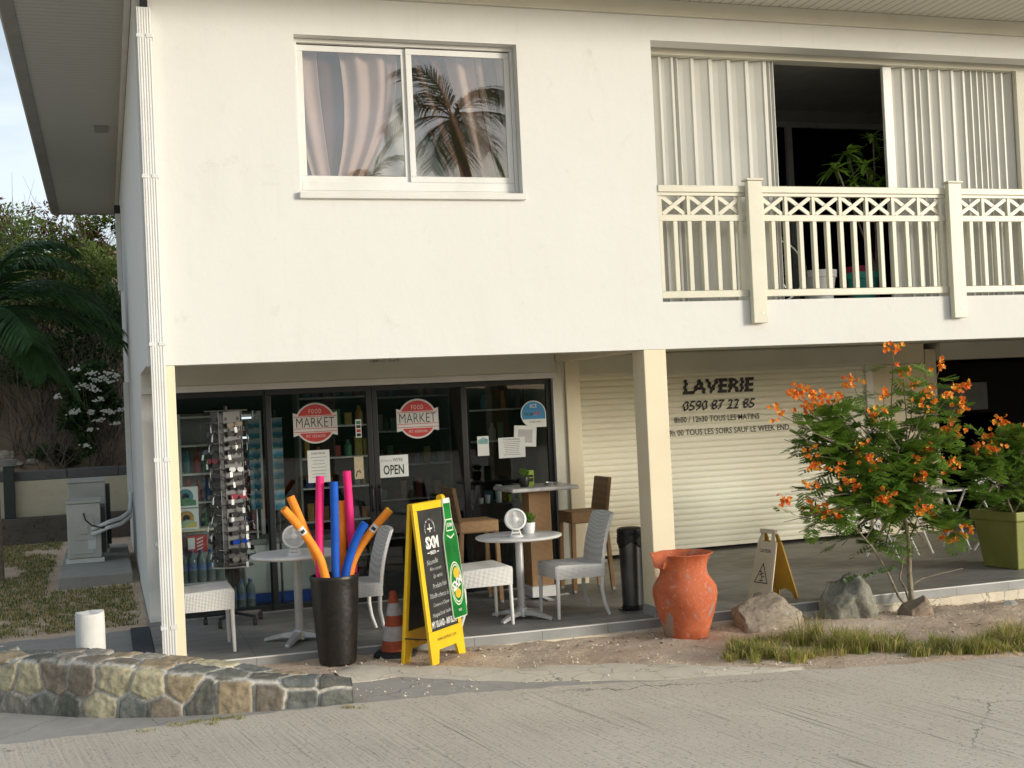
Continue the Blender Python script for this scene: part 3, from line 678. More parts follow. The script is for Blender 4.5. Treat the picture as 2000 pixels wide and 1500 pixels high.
def table_fan(loc, rz, label):
    t = thing('table_fan', label, 'fan', loc, rz, 'white fans on the bistro tables')
    MB().lathe([(0, 0), (.062, 0), (.066, .008), (.055, .016), (0, .02)], 28).build('base', M['white'], t, smooth=True)
    mb = MB()
    for s in (-1, 1): mb.tube([(s*.045, 0, .012), (s*.03, 0, .055), (s*.018, .0, .075)], .007, 8)
    mb.box(-.03, .03, -.008, .008, .03, .045); mb.build('stand', M['white'], t, smooth=True)
    mb = MB(); mb.xf = T3(0, 0, .155) @ Matrix.Rotation(R(80), 4, 'X')
    mb.lathe([(.082, -.022), (.096, -.018), (.1, 0), (.096, .018), (.082, .024), (.078, .018), (.086, 0), (.078, -.016), (.082, -.022)], 36)
    mb.build('housing', M['white'], t, smooth=True)
    mb = MB(); mb.xf = T3(0, 0, .155) @ Matrix.Rotation(R(80), 4, 'X')
    for r_ in (.03, .045, .058, .07): mb.tube([(r_*math.cos(2*PI*k/24), r_*math.sin(2*PI*k/24), .017+.004*(1-r_/.08)) for k in range(25)], .0018, 5, False)
    for k in range(18): a = 2*PI*k/18; mb.tube([(.02*math.cos(a), .02*math.sin(a), .021), (.082*math.cos(a+.25), .082*math.sin(a+.25), .015)], .0015, 4)
    mb.build('grille', M['white'], t)
    mb = MB(); mb.xf = T3(0, 0, .155) @ Matrix.Rotation(R(80), 4, 'X'); mb.lathe([(0, -.02), (.07, -.018), (.082, -.01), (.07, -.014), (0, -.016)], 28); mb.build('back_dish', M['white'], t, smooth=True)
    mb = MB(); mb.xf = T3(0, 0, .155) @ Matrix.Rotation(R(80), 4, 'X'); mb.lathe([(0, .012), (.022, .014), (.024, .022), (.015, .026), (0, .027)], 20); mb.build('hub', M['white'], t, smooth=True)
    mb = MB(); mb.xf = T3(0, 0, .155) @ Matrix.Rotation(R(80), 4, 'X')
    for k in range(4):
        a = k*PI/2; c_, s_ = math.cos(a), math.sin(a)
        mb.add([(c_*x-s_*y, s_*x+c_*y, z) for x, y, z in ((.015, -.012, .0), (.07, -.03, -.008), (.075, .02, .008), (.015, .012, .004))], [(0, 1, 2, 3)])
    mb.build('blade', M['white'], t)
    return t
table_fan((2.965, .50, .756), R(-12), 'small white round fan on the table with the succulent pot')
table_fan((.99, .48, .756), R(-8), 'small white round fan on the table nearest the sunglasses stand')

def rosette(mb, c, r, n, up_, seed=0):
    rr = random.Random(seed)
    for k in range(n):
        a = 2*PI*k/n*2.4; tl = rr.uniform(.3, 1.2); d = Vector((math.cos(a)*math.cos(tl), math.sin(a)*math.cos(tl), math.sin(tl)+up_)).normalized(); L = r*rr.uniform(.7, 1.1)
        s_ = d.cross(Vector((0, 0, 1))).normalized()*L*.16; c_ = Vector(c)
        mb.add([c_, c_+d*L*.55-s_, c_+d*L, c_+d*L*.55+s_, c_+d*L*.5+Vector((0, 0, -.008))], [(0, 1, 4), (1, 2, 4), (2, 3, 4), (3, 0, 4)])
t = thing('potted_succulent', 'green succulent in a small ribbed white pot on the bistro table', 'potted plant', (3.155, .70, .757))
MB().lathe([(0, 0), (.045, 0), (.052, .012), (.053, .03), (.057, .034), (.055, .05), (.06, .055), (.058, .075), (.062, .08), (.06, .098), (.052, .1), (.05, .085), (0, .083)], 30).build('pot', M['white'], t, smooth=True)
mb = MB()
for k in range(9): rosette(mb, (RN.uniform(-.03, .03), RN.uniform(-.03, .03), .09+RN.uniform(0, .03)), .085, 11, .4, k)
mb.build('foliage', M['leaf'], t)

# high table
t = thing('high_table', 'tall square table with a white marbled top and a brown wicker pedestal', 'table', (3.585, 1.71, 0))
mb = MB().box(-.35, .35, -.315, .315, 1.078, 1.118); mb.build('tabletop', pm('marbled_top', (.68, .67, .64), (.42, .41, .40), 9, .3), t, bevel=.016, seg=3)
MB().box(-.115, .115, -.115, .115, .13, 1.076).build('pedestal', M['bwick'], t, bevel=.012)
MB().box(-.125, .125, -.125, .125, .02, .129).build('plinth', M['white'], t, bevel=.006)
mb = MB(); mb.box(-.3, .3, -.03, .03, .0, .02); mb.box(-.03, .03, -.3, -.031, .0, .02); mb.box(-.03, .03, .031, .3, 0, .02); mb.build('cross_foot', M['chrome'], t, bevel=.004)
t = thing('potted_plant', 'little green plant in a black pot on the tall table', 'potted plant', (3.44, 1.62, 1.119))
MB().lathe([(0, 0), (.04, 0), (.05, .03), (.053, .08), (.05, .095), (.044, .095), (.044, .08), (0, .078)], 26).build('pot', M['black'], t, smooth=True)
mb = MB()
for k in range(7): rosette(mb, (RN.uniform(-.025, .025), RN.uniform(-.02, .02), .09+RN.uniform(0, .035)), .075, 8, .6, k+30)
mb.build('foliage', M['leaf'], t)
lime = pm('lime_card', (.34, .48, .05), (.25, .38, .04), 8, .5)
t = thing('menu_card', 'lime green folded card behind the black pot on the tall table', 'card', (3.535, 1.72, 1.119))
mb = MB().prism([(-.042, 0), (.042, 0), (.042, .155), (-.042, .155)], -.002, .002); mb.build('card', lime, t)
mb = MB(); mb.box(-.035, .035, -.0032, -.0022, .04, .075); mb.box(-.035, .035, -.0032, -.0022, .085, .11); mb.build('printing', M['ink'], t)
mb = MB().lathe([(0, 0), (.05, 0), (.055, .025), (.048, .027), (.045, .012), (0, .01)], 22)
tag(mb.build('ashtray', M['chrome'], None, smooth=True, loc=(3.72, 1.66, 1.119)), 'round metal ashtray on the white marbled tabletop', 'ashtray')

def bar_stool(loc, rz, label, arms=True):
    t = thing('bar_stool', label, 'bar stool', loc, rz, 'brown wicker bar stools')
    MB().box(-.20, .20, -.20, .20, .70, .82).build('seat', M['bwick'], t, bevel=.014)
    mb = MB(); v = []
    for i in range(7):
        f = i/6; z = .80+.35*f; x = -.185-.055*f; w = .20-.004*f
        v += [(x+.018, -w, z), (x+.018, w, z), (x-.022, w, z), (x-.022, -w, z)]
    mb.add(v, [(i*4+k, i*4+(k+1) % 4, (i+1)*4+(k+1) % 4, (i+1)*4+k) for i in range(6) for k in range(4)]+[(0, 3, 2, 1), (24, 25, 26, 27)])
    fixn(mb.build('backrest', M['dwick'], t, bevel=.008))
    for sx in (-1, 1):
        for sy in (-1, 1):
            lg = MB().bar((sx*.178, sy*.178, .70), (sx*.195-(.03 if sx < 0 else 0), sy*.188, .03), .042, .042, (1, 0, 0)).build('leg', M['bwick'], t, bevel=.005)
            e_ = Vector((sx*.195-(.03 if sx < 0 else 0), sy*.188, 0)); MB().box(e_.x-.018, e_.x+.018, e_.y-.018, e_.y+.018, .001, .031).build('leg_cap', M['chrome'], lg, bevel=.004)
    mb = MB(); mb.bar((-.17, -.183, .30), (.17, -.183, .30), .02, .03); mb.build('footrest', M['chrome'], t)
    MB().bar((-.17, .183, .30), (.17, .183, .30), .02, .03).build('footrest', M['chrome'], t)
    MB().bar((.188, -.165, .26), (.188, .165, .26), .03, .02).build('footrest', M['chrome'], t)
bar_stool((4.16, 1.92, 0), PI, 'brown wicker bar stool standing beside the cream roller shutter')
bar_stool((2.95, 1.80, 0), 0, 'brown wicker bar stool behind the green beer bottle of the sandwich board')

# pedal bin
t = thing('pedal_bin', 'black and steel pedal bin standing against the cream pillar', 'bin', (4.075, .52, 0))
MB().lathe([(0, .0), (.095, .0), (.10, .02), (.10, .05), (0, .05)], 30).build('base', M['black'], t, smooth=True)
MB().lathe([(.096, .05), (.103, .3), (.108, .66)], 36).build('body', pm('dark_steel', (.16, .165, .17), (.12, .125, .13), 3, .32, .9), t, smooth=True)
mb = MB().lathe([(.113, .60), (.121, .63), (.118, .66), (.122, .69), (.115, .70), (.112, .66)], 30, fn=lambda r_, z_, a: (r_+.006*math.sin(7*a+z_*60), z_+(.03*math.sin(3*a+1) if z_ < .62 else 0)))
mb.build('bin_liner', M['black'], t, smooth=True)
MB().lathe([(.118, .70), (.122, .715), (.118, .745), (.09, .758), (0, .762)], 36).build('lid', M['black'], t, smooth=True)
mb = MB(); mb.xf = Matrix.Rotation(R(200), 4, 'Z'); mb.box(.09, .155, -.03, .03, .012, .024); mb.box(.085, .10, -.06, .06, .0, .03); mb.build('pedal', M['black'], t, bevel=.004)

# ---------------- pot of pool noodles
PX, PY = 1.215, -.115; PZ = gz(PX, PY)-.005
def zz(p): return p
t = thing('tall_pot', 'tall tapering black glazed pot filled with pool noodles', 'pot', (PX, PY, PZ))
m, tt, b = newmat('black_glaze'); M['glaze'] = m
tt.links.new(ramp(tt, noise_tex(tt, 45, 8, .75), [(.4, (.011, .010, .009)), (.7, (.022, .018, .014))]), b.inputs['Base Color'])
tt.links.new(ramp(tt, noise_tex(tt, 22, 6, .7), [(.4, (.30,)*3), (.65, (.42,)*3)]), b.inputs['Roughness']); bump(tt, b, noise_tex(tt, 38, 5, .7), .35, .008)
mb = MB().lathe([(0, 0), (.135, 0), (.148, .012), (.158, .12), (.17, .26), (.181, .42), (.189, .58), (.192, .66), (.196, .68), (.197, .70), (.192, .71), (.18, .708), (.176, .69), (.172, .5), (.16, .35), (0, .34)], 48)
mb.build('body', M['glaze'], t, smooth=True)
pink = pm('pink_foam', (.85, .02, .20), (.78, .015, .17), 12, .75, bs=.2, bscale=220)
bluef = pm('blue_foam', (.0, .10, .55), (.0, .08, .46), 12, .75, bs=.2, bscale=220)
oran = pm('orange_foam', (1.0, .34, .03), (.96, .28, .02), 12, .75, bs=.2, bscale=220)
hole = pm('foam_bore', (.25, .10, .03), None, 9, .8)
yel = pm('yellow_foam', (.85, .52, .02), (.8, .46, .02), 9, .8)
def noodle(pts, mat, label, tagm=None, ang=0, endmat=None):
    p = [Vector(q) for q in pts]; sm = []
    n = len(p)
    for i in range(n-1):
        p0, p1, p2, p3 = p[max(i-1, 0)], p[i], p[i+1], p[min(i+2, n-1)]
        for k in range(8):
            u = k/8; sm.append(.5*((2*p1)+(p2-p0)*u+(2*p0-5*p1+4*p2-p3)*u*u+(3*p1-3*p2+p3-p0)*u**3))
    sm.append(p[-1]); r_ = .0335; o0 = sm[0].copy(); loc = sm[0]
    sm = [q-loc for q in sm]
    t = thing('pool_noodle', label, 'pool noodle', loc, 0, 'pool noodles in the black pot')
    d = (sm[-1]-sm[-2]).normalized()
    MB().tube(sm, [r_]*(len(sm)-2)+[r_, r_*.985], 20).build('foam_tube', mat, t, smooth=True)
    e = sm[-1]; mb = MB(); mb.xf = T3(*e) @ d.to_track_quat('Z', 'Y').to_matrix().to_4x4()
    mb.lathe([(.0105, .0012), (r_*.93, .0012), (r_*.93, .0002), (.0105, .0002)], 20)
    mb.build('end_face', endmat or mat, t)
    mb = MB(); mb.xf = T3(*e) @ d.to_track_quat('Z', 'Y').to_matrix().to_4x4(); mb.lathe([(0, .0016), (.0115, .0016)], 16); mb.build('bore', M['ink'] if mat is not oran else hole, t)
    if tagm is not None:
        i = int(len(sm)*tagm); q = sm[i]; dd = (sm[i+1]-sm[i-1]).normalized(); side = (CAM-loc-q).normalized(); side = (side-dd*side.dot(dd)).normalized()
        s2 = dd.cross(side); mb = MB(); v = []
        for a in (-.9, -.45, 0, .45, .9):
            o_ = side*math.cos(a)+s2*math.sin(a); v += [q+o_*(r_+.0012)-dd*.032, q+o_*(r_+.0012)+dd*.032]
        mb.add(v, [(2*k, 2*k+1, 2*k+3, 2*k+2) for k in range(4)]); mb.build('price_label', M['paper'], t)
        mb = MB(); v = []
        for a in (-.5, 0, .5):
            o_ = side*math.cos(a)+s2*math.sin(a); v += [q+o_*(r_+.002)-dd*.016, q+o_*(r_+.002)+dd*.010]
        mb.add(v, [(2*k, 2*k+1, 2*k+3, 2*k+2) for k in range(2)]); mb.build('label_print', M['ink'], t)
z0 = .30
noodle([(1.12, -.13, z0), at(625, 1120, -.14), at(624, 1030, -.13), at(625, 930, -.12)], pink, 'upright pink pool noodle, the one nearer the orange pair, in the black pot')
noodle([(1.22, -.17, z0), at(656, 1125, -.20), at(654, 1030, -.20), at(652, 941, -.20)], bluef, 'straight upright blue pool noodle in the middle of the black pot')
noodle([(1.28, -.03, z0), at(668, 1110, -.02), at(669, 1040, -.01), at(669, 978, 0)], oran, 'short upright orange pool noodle between the blue and pink ones')
noodle([(1.33, -.1, z0), at(690, 1115, -.08), at(684, 1020, -.06), at(677, 920, -.05)], pink, 'tallest pink pool noodle, leaning slightly beside the short orange one')
noodle([(1.20, -.08, z0), at(632, 1125, -.08), at(600, 1046, -.06), at(567, 970, -.04)], oran, 'upper of the two orange pool noodles leaning out over the bistro table')
noodle([(1.22, -.24, z0), at(636, 1128, -.24), at(622, 1085, -.26), at(585, 1030, -.29), at(554, 994, -.32)], oran, 'lower orange pool noodle with a white price tag leaning over the bistro table', .72)
noodle([(1.24, -.22, z0), at(674, 1128, -.22), at(684, 1085, -.25), at(698, 1048, -.28), at(713, 1022, -.31)], bluef, 'bent blue pool noodle curving away from the upright ones')
noodle([(1.30, -.16, z0), at(683, 1125, -.15), at(697, 1080, -.17), at(727, 1036, -.22), at(761, 996, -.28)], oran, 'orange pool noodle with a yellow end leaning towards the sandwich board', .78, endmat=yel)

# ---------------- traffic cone
c = atg(768, 1284)
t = thing('traffic_cone', 'dirty orange and white traffic cone next to the yellow sandwich board', 'traffic cone', (1.70, .02-.08, gz(1.7, 0)))
dirty = pm('worn_orange', (.52, .10, .035), (.36, .075, .03), 14, .75); dw = pm('worn_white_band', (.62, .56, .53), (.45, .40, .38), 16, .7)
for i, (a_, b_) in enumerate(((.05, .135), (.135, .25), (.25, .335), (.335, .435), (.435, .53))):
    rr = lambda z_: .118-(z_-.05)*.188
    e = .001 if i % 2 else 0
    pr_ = [(rr(a_)+e, a_+.0005), (rr(b_)+e, b_-.0005)] if i < 4 else [(rr(a_), a_+.0005), (rr(b_), b_-.01), (rr(b_)-.006, b_), (rr(b_)-.012, b_-.004)]
    MB().lathe(pr_, 28).build('reflective_band' if i % 2 else 'cone_body', dw if i % 2 else dirty, t, smooth=True)
v = [(.185*math.cos(PI/8+PI/4*k), .185*math.sin(PI/8+PI/4*k)) for k in range(8)]
MB().lathe([(0, .0), (.185, .0), (.185, .03), (.15, .045), (.118, .052), (0, .052)], 8).build('foot', M['rubber'], t, bevel=.008)

# ---------------- sandwich board
yl = pm('yellow_paint', (.86, .55, .012), (.78, .48, .012), 5, .42, bs=.08); yl2 = pm('yellow_paint_inner', (.75, .42, .01), None, 5, .5)
chalkb = pm('chalkboard', (.016, .017, .017), (.03, .031, .03), 7, .55); chalk = pm('white_chalk', (.62, .63, .62), (.30, .31, .30), 45, .9)
wprint = pm('white_print', (.8, .8, .78), None, 9, .5)
t = thing('sandwich_board', 'yellow sandwich board with chalk menu, beer logo and a green bottle cutout', 'sign', (1.955, -.325, gz(1.95, -.3)), R(45))
Hb = 1.265; W_ = .53; sp_ = .135; tilt = math.atan2(sp_-.012, Hb)
def leaf_xf(sgn): return (T3(0, -sgn*sp_, 0) @ Matrix.Rotation(-tilt*sgn, 4, 'X')) if sgn > 0 else (T3(0, sp_, 0) @ Matrix.Rotation(tilt, 4, 'X') @ Matrix.Rotation(PI, 4, 'Z'))
L_ = Hb/math.cos(tilt)
for sgn in (1, -1):
    X4 = leaf_xf(sgn)
    mb = MB(); mb.xf = X4; w = W_/2
    mb.prism([(-w, 0), (-w+.10, 0), (-w+.13, .105), (w-.13, .105), (w-.10, 0), (w, 0), (w, .255), (-w, .255)], -.013, .013)
    mb.prism([(-w, .2555), (-w+.055, .2555), (-w+.055, L_-.06), (-w, L_-.06)], -.013, .013); mb.prism([(w-.055, .2555), (w, .2555), (w, L_-.06), (w-.055, L_-.06)], -.013, .013)
    mb.prism([(-w, L_-.0595), (w, L_-.0595), (w, L_), (-w, L_)], -.013, .013)
    fr = mb.build('panel_frame', yl, t, bevel=.004)
    mb = MB(); mb.xf = X4; mb.box(-w+.053, w-.053, -.007, .007, .2556, L_-.06); cb = mb.build('chalkboard', chalkb, t)
    if sgn > 0:
        y = -.0085; mb = MB(); P4 = lambda x, z: X4 @ T3(x, y, z)
        ob = L_-.06
        arc_text(mb, 'BREWED IN THE CARIBBEAN', .075, -1.9, 1.9, .014, P4(-.045, ob-.155), .009)
        # little aircraft silhouette above the word
        mb.xf = P4(-.045, ob-.155); mb.add([(-.04, 0, -.002), (0, 0, -.012), (.04, 0, -.002), (.04, 0, .006), (0, 0, .008), (-.04, 0, .006), (-.006, 0, -.028), (.006, 0, -.028), (.005, 0, .04), (-.005, 0, .04)], [(0, 1, 2, 3, 4, 5), (6, 7, 8, 9)]); mb.xf = None
        put_text(mb, 'SXM', .20, .10, P4(-.035, ob-.265), bold=.05)
        put_text(mb, 'BEER', .09, .028, P4(-.035, ob-.345), bold=.02); mb.xf = P4(-.035, ob-.345); mb.box(-.09, -.055, -.0003, 0, -.004, .004); mb.box(.055, .09, -.0003, 0, -.004, .004); mb.xf = None
        put_text(mb, 'MY ISLAND - MY BEER!', .385, .055, P4(.0, .305), bold=.015)
        mb.build('beer_logo_lettering', wprint, cb)
        mb = MB(); z = ob-.415
        for s_, w_, x_, h_ in (('Nouvelle', .17, -.07, .042), ('Bière artisanale', .18, -.03, .026), ('En vente', .14, -.01, .034), ('Produits frais', .22, .0, .038), ("'Ribs/Brochettes de", .30, -.02, .038), ('Couscous/Cépes', .25, -.01, .036), ('Mangez/Steak haché', .29, -.02, .040), ('Blancs de volaille', .24, -.01, .038), ('entrecôtes/Dorade', .27, .01, .036)):
            mb = MB(); put_text(mb, s_, w_, h_, P4(x_, z) @ Matrix.Rotation(R(RN.uniform(-4, 1)), 4, 'Y'), shear=.3, bold=-.002); mb.build('chalk_line', chalk, cb)
            z -= .058 if s_ in ('Nouvelle', 'Bière artisanale') else .076
        mb = MB(); put_text(mb, 'www.sxmbeer.com', .30, .034, X4 @ T3(.0, -.0138, .19), bold=.0); mb.build('web_address', M['ink'], fr)
        # bottle cutout
        bx = .238; prof = [(.098, .0), (.108, .02), (.108, .56), (.100, .60), (.072, .66), (.056, .70), (.050, .80), (.054, .81), (.054, .86), (.045, .868)]
        k_ = 1.12
        def outline(e): return [(-(r_*1.0+e), z_*k_) for r_, z_ in prof[::-1]]+[((r_*1.0+e), z_*k_) for r_, z_ in prof]
        bott = pm('green_bottle_print', (.01, .25, .04), (.006, .12, .02), 5, .3); wb = pm('label_white', (.7, .75, .6), None, 5, .5)
        def poly(mb_, pts, yy, z_): mb_.xf = X4 @ T3(bx, yy, z_); mb_.prism(pts, 0, .001); mb_.xf = None
        zb = .305
        mb = MB(); mb.xf = X4 @ T3(bx, -.024, zb); o_ = outline(.008); o_ = [(x, z-.008 if z < .01 else z) for x, z in o_]; mb.prism(o_, 0, .010); bc = mb.build('bottle_cutout', wb, t)
        mb = MB(); mb.xf = X4 @ T3(bx, -.026, zb); mb.prism(outline(0), 0, .0018); mb.build('bottle_print', bott, bc)
        ell = lambda cx, cz, a_, b_: [(cx+a_*math.cos(2*PI*i/36), cz+b_*math.sin(2*PI*i/36)) for i in range(36)]
        for i, (a_, b_, mt) in enumerate(((.101, .178, wb), (.092, .166, bott), (.086, .156, wb), (.079, .144, bott))): mb = MB(); poly(mb, ell(0, .27, a_, b_), -.0268-.0006*i, zb); mb.build('label_ring', mt, bc)
        og = pm('label_orange', (.75, .42, .02), (.5, .45, .05), 40, .5)
        mb = MB(); poly(mb, ell(.010, .355, .048, .046), -.0295, zb); poly(mb, ell(.002, .19, .046, .040), -.0295, zb); mb.build('label_emblem', og, bc)
        mb = MB(); put_text(mb, 'SXM', .17, .068, X4 @ T3(bx, -.0302, zb+.275) @ Matrix.Rotation(R(-22), 4, 'Y'), bold=.05, shear=.1); mb.xf = X4 @ T3(bx, -.0300, zb+.235) @ Matrix.Rotation(R(-22), 4, 'Y'); mb.box(-.07, .07, 0, .0004, -.004, .004)
        put_text(mb, 'BEER', .05, .02, X4 @ T3(bx, -.0302, zb+.055)); mb.xf = None
        mb.build('label_lettering', wprint, bc)
        mb = MB(); poly(mb, [(-.055, .70), (.055, .70), (.054, .80), (-.054, .80)], -.0272, zb); poly(mb, [(-.060, .665), (0, .635), (.060, .665), (.060, .677), (0, .650), (-.060, .677)], -.0272, zb); mb.build('neck_label', wb, bc)
        mb = MB(); poly(mb, [(-.047, .71), (.047, .71), (.047, .79), (-.047, .79)], -.0278, zb); mb.build('neck_label_field', bott, bc)
        mb = MB(); put_text(mb, 'SXM', .075, .034, X4 @ T3(bx, -.0286, zb+.75), bold=.03); poly(mb, [(-.052, .93), (.052, .93), (.048, .971), (-.048, .971)], -.0272, zb); mb.build('neck_lettering', wprint, bc)
        mb = MB(); mb.xf = X4; mb.tube([(w-.09, .0, L_+.014), (w-.04, .0, L_+.014)], .028, 14); mb.build('hinge_block', yl, t)
mb = MB(); mb.tube([(-W_/2+.02, -.02, .19), (-W_/2+.02, .02, .19)], .003, 6); mb.box(-W_/2, -W_/2+.004, -.1, .1, .2, .21); mb.build('stay', M['black'], t)

# ---------------- terracotta jar
jc = (4.185, -.355); jz = gz(*jc)-.01
t = thing('terracotta_jar', 'big terracotta jar with a broken rim in front of the pillar', 'jar', (jc[0], jc[1], jz), R(200))
m, tt, b = newmat('terracotta')
c = ramp(tt, noise_tex(tt, 4, 8, .65), [(.3, (.42, .08, .028)), (.7, (.60, .155, .055))])
c = mixc(tt, ramp(tt, noise_tex(tt, 26, 9, .85), [(.54, (0, 0, 0)), (.66, (.75,)*3)]), c, (.70, .45, .34))
c = mixc(tt, ramp(tt, noise_tex(tt, 3, 6, .7), [(.50, (0, 0, 0)), (.62, (.3,)*3)]), c, (.34, .07, .03))
c = mixc(tt, ramp(tt, noise_tex(tt, 5.5, 6, .6, dict(s=(1.4, 1.4, .6))), [(.58, (0, 0, 0)), (.65, (.8,)*3)]), c, (.30, .26, .22))
tt.links.new(c, b.inputs['Base Color']); b.inputs['Roughness'].default_value = .75; bump(tt, b, noise_tex(tt, 28, 7, .75), .4, .008)
prof = [(0, .0), (.165, .0), (.185, .015), (.205, .09), (.235, .19), (.262, .29), (.277, .38), (.272, .44), (.243, .49), (.213, .53), (.2, .575), (.202, .63), (.222, .685), (.248, .715), (.256, .722), (.252, .728), (.238, .722), (.205, .69), (.185, .63), (.182, .575), (.2, .5), (.25, .43), (.25, .35), (.2, .15), (0, .1)]
def brk(r_, z_, a):
    a = (a+PI) % (2*PI)-PI
    if z_ > .60:
        k = max(0, 1-abs(a+.28)/.55); k2 = k*k*(3-2*k)
        z_ -= (z_-.58)*.75*min(1, k2*2.2)+.002*math.sin(9*a)
        if abs(a+.85) < .25: r_ += .03*(1-abs(a+.85)/.25)*(z_-.6)/.12
    return r_+.003*math.sin(5*a+z_*9), z_
fixn(MB().lathe(prof, 72, fn=brk).build('body', m, t, smooth=True))
MB().lathe([(0, .005), (.018, .0), (.02, .02), (0, .035)], 8).build('chipped_handle', m, t, smooth=True, loc=(-.27, .04, .44))

# ---------------- caution sign
cream = pm('faded_yellow_plastic', (.70, .62, .47), (.62, .54, .40), 4, .6); ylp = pm('yellow_plastic', (.62, .36, .04), (.5, .28, .03), 4, .55)
t = thing('caution_sign', 'faded yellow folding wet floor caution sign behind the pale rock', 'sign', (5.42, .33, 0), R(-78))
Hc = .665; tc_ = math.atan2(.175, Hc)
def cpanel(sgn, mat_, nm):
    X4 = T3(0, -sgn*.178, 0) @ Matrix.Rotation(-tc_*sgn, 4, 'X'); X4 = X4 if sgn > 0 else X4
    mb = MB(); mb.xf = X4
    mb.prism([(-.15, 0), (-.10, 0), (-.088, .055), (.0, .085), (.088, .055), (.10, 0), (.15, 0), (.115, .56), (-.115, .56)], -.004, .004)
    for a_, b_ in (((-.15, .0), (-.115, .56)), ((.15, .0), (.115, .56))): mb.bar((a_[0], sgn*.008, a_[1]), (b_[0], sgn*.008, b_[1]), .012, .026, (1, 0, 0))
    mb.prism([(-.115, .5605), (-.055, .5605), (-.055, .635), (-.09, .635)], -.005, .005); mb.prism([(.055, .5605), (.115, .5605), (.09, .635), (.055, .635)], -.005, .005)
    if sgn > 0: mb.prism([(-.105, .6355), (.105, .6355), (.1, .675), (-.1, .675)], -.018, .014)
    o = mb.build(nm, mat_, t, bevel=.002)
    if sgn > 0:
        mb = MB(); put_text(mb, 'CAUTION', .15, .034, X4 @ T3(0, -.0055, .47), bold=.01)
        tri = lambda s_: [(-.085*s_, .17-.075*(s_-1)*.5), (.085*s_, .17-.075*(s_-1)*.5), (0, .33+.09*(s_-1))]
        mb.xf = X4 @ T3(0, -.0052, 0)
        a_, b_ = [(-.095, .165), (.095, .165), (0, .36)], [(-.080, .174), (.080, .174), (0, .338)]
        mb.add([(x, 0, z) for x, z in a_+b_], [(0, 1, 4, 3), (1, 2, 5, 4), (2, 0, 3, 5)])
        # slipping figure : head, trunk, limbs, floor strokes
        mb.lathe([(0, 0), (.009, 0)], 12, c=(-.022, 0, .27)) if False else mb.add([(-.018+.01*math.cos(k*PI/5), 0, .272+.01*math.sin(k*PI/5)) for k in range(10)], [tuple(range(10))])
        for p_, q_ in (((-.015, .262), (.004, .222)), ((-.012, .252), (.022, .262)), ((-.012, .252), (-.034, .238)), ((.004, .222), (.034, .232)), ((.004, .222), (-.004, .192)), ((-.03, .188), (.03, .188))):
            d_ = Vector((q_[0]-p_[0], q_[1]-p_[1])).normalized()*.0045; mb.add([(p_[0]-d_.y, 0, p_[1]+d_.x), (p_[0]+d_.y, 0, p_[1]-d_.x), (q_[0]+d_.y, 0, q_[1]-d_.x), (q_[0]-d_.y, 0, q_[1]+d_.x)], [(0, 1, 2, 3)])
        mb.build('warning_print', M['ink'], o)
cpanel(1, cream, 'panel'); cpanel(-1, ylp, 'panel')

# ---------------- stickers and papers on the shop glass
YG = GY-.0045
def flat(name, pts, y, mat_, parent, th=.001):
    mb = MB(); mb.prism(pts, y-th, y); return mb.build(name, mat_, parent)
red = pm('sign_red', (.50, .035, .035), (.44, .03, .03), 5, .5); lgrey = pm('sign_grey', (.58, .57, .55), (.54, .53, .51), 5, .5)
def market(cx, cz, y, label):
    t = thing('shop_sign', label, 'sign', (cx, y, cz), 0, 'round food market signs on the sliding doors')
    r_ = .205; circ = lambda rr_, a0, a1, n=24: [(rr_*math.cos(a0+(a1-a0)*i/n), rr_*math.sin(a0+(a1-a0)*i/n)) for i in range(n+1)]
    zt, zb, hw = .085, -.105, .222
    a_ = math.asin(zt/r_)+.06; b_ = math.asin(-zb/r_)+.06
    pts = circ(r_*1.0, a_, PI-a_)+[(-hw, zt+.025), (-hw, zb-.025)]+circ(r_, PI+b_, 2*PI-b_)+[(hw, zb-.025), (hw, zt+.025)]
    flat('backing', pts, -.0002, lgrey, t)
    rr = .188; a_ = math.asin(.078/rr); b_ = math.asin(.098/rr)
    flat('red_cap', circ(rr, a_, PI-a_), -.0014, red, t); flat('red_cap', circ(rr, PI+b_, 2*PI-b_), -.0014, red, t)
    mb = MB()
    for z_ in (.068, -.052, -.086): mb.box(-.215, .215, -.0026, -.0015, z_-.003, z_+.003)
    mb.build('stripe', red, t)
    mb = MB(); put_text(mb, 'MARKET', .385, .098, T3(0, -.0028, .008), bold=-.01); mb.build('lettering', M['ink'], t)
    mb = MB(); put_text(mb, 'FOOD', .125, .046, T3(0, -.003, .12), space=1.3); put_text(mb, 'MT VERNON', .19, .028, T3(0, -.003, -.130), space=1.2); mb.build('lettering', lgrey, t)
market(1.522, 1.845, GY-.006, 'round red and grey food market sign above the white sheet of paper')
market(2.578, 1.84, GY-.006, 'round red and grey food market sign above the open sign')
t = thing('open_sign', 'white open sign taped to the glass door', 'sign', (2.302, GY-.008, 1.366))
flat('board', [(-.155, -.112), (.155, -.112), (.155, .112), (-.155, .112)], 0, M['paper'], t, .004)
mb = MB(); put_text(mb, 'OPEN', .215, .10, T3(0, -.005, -.035), bold=.018); put_text(mb, "WE'RE", .105, .036, T3(.045, -.005, .065)); mb.build('lettering', M['ink'], t)
mb = MB(); put_text(mb, 'Come in', .11, .024, T3(-.075, -.005, .062), shear=.3); mb.build('lettering', M['greyink'], t)
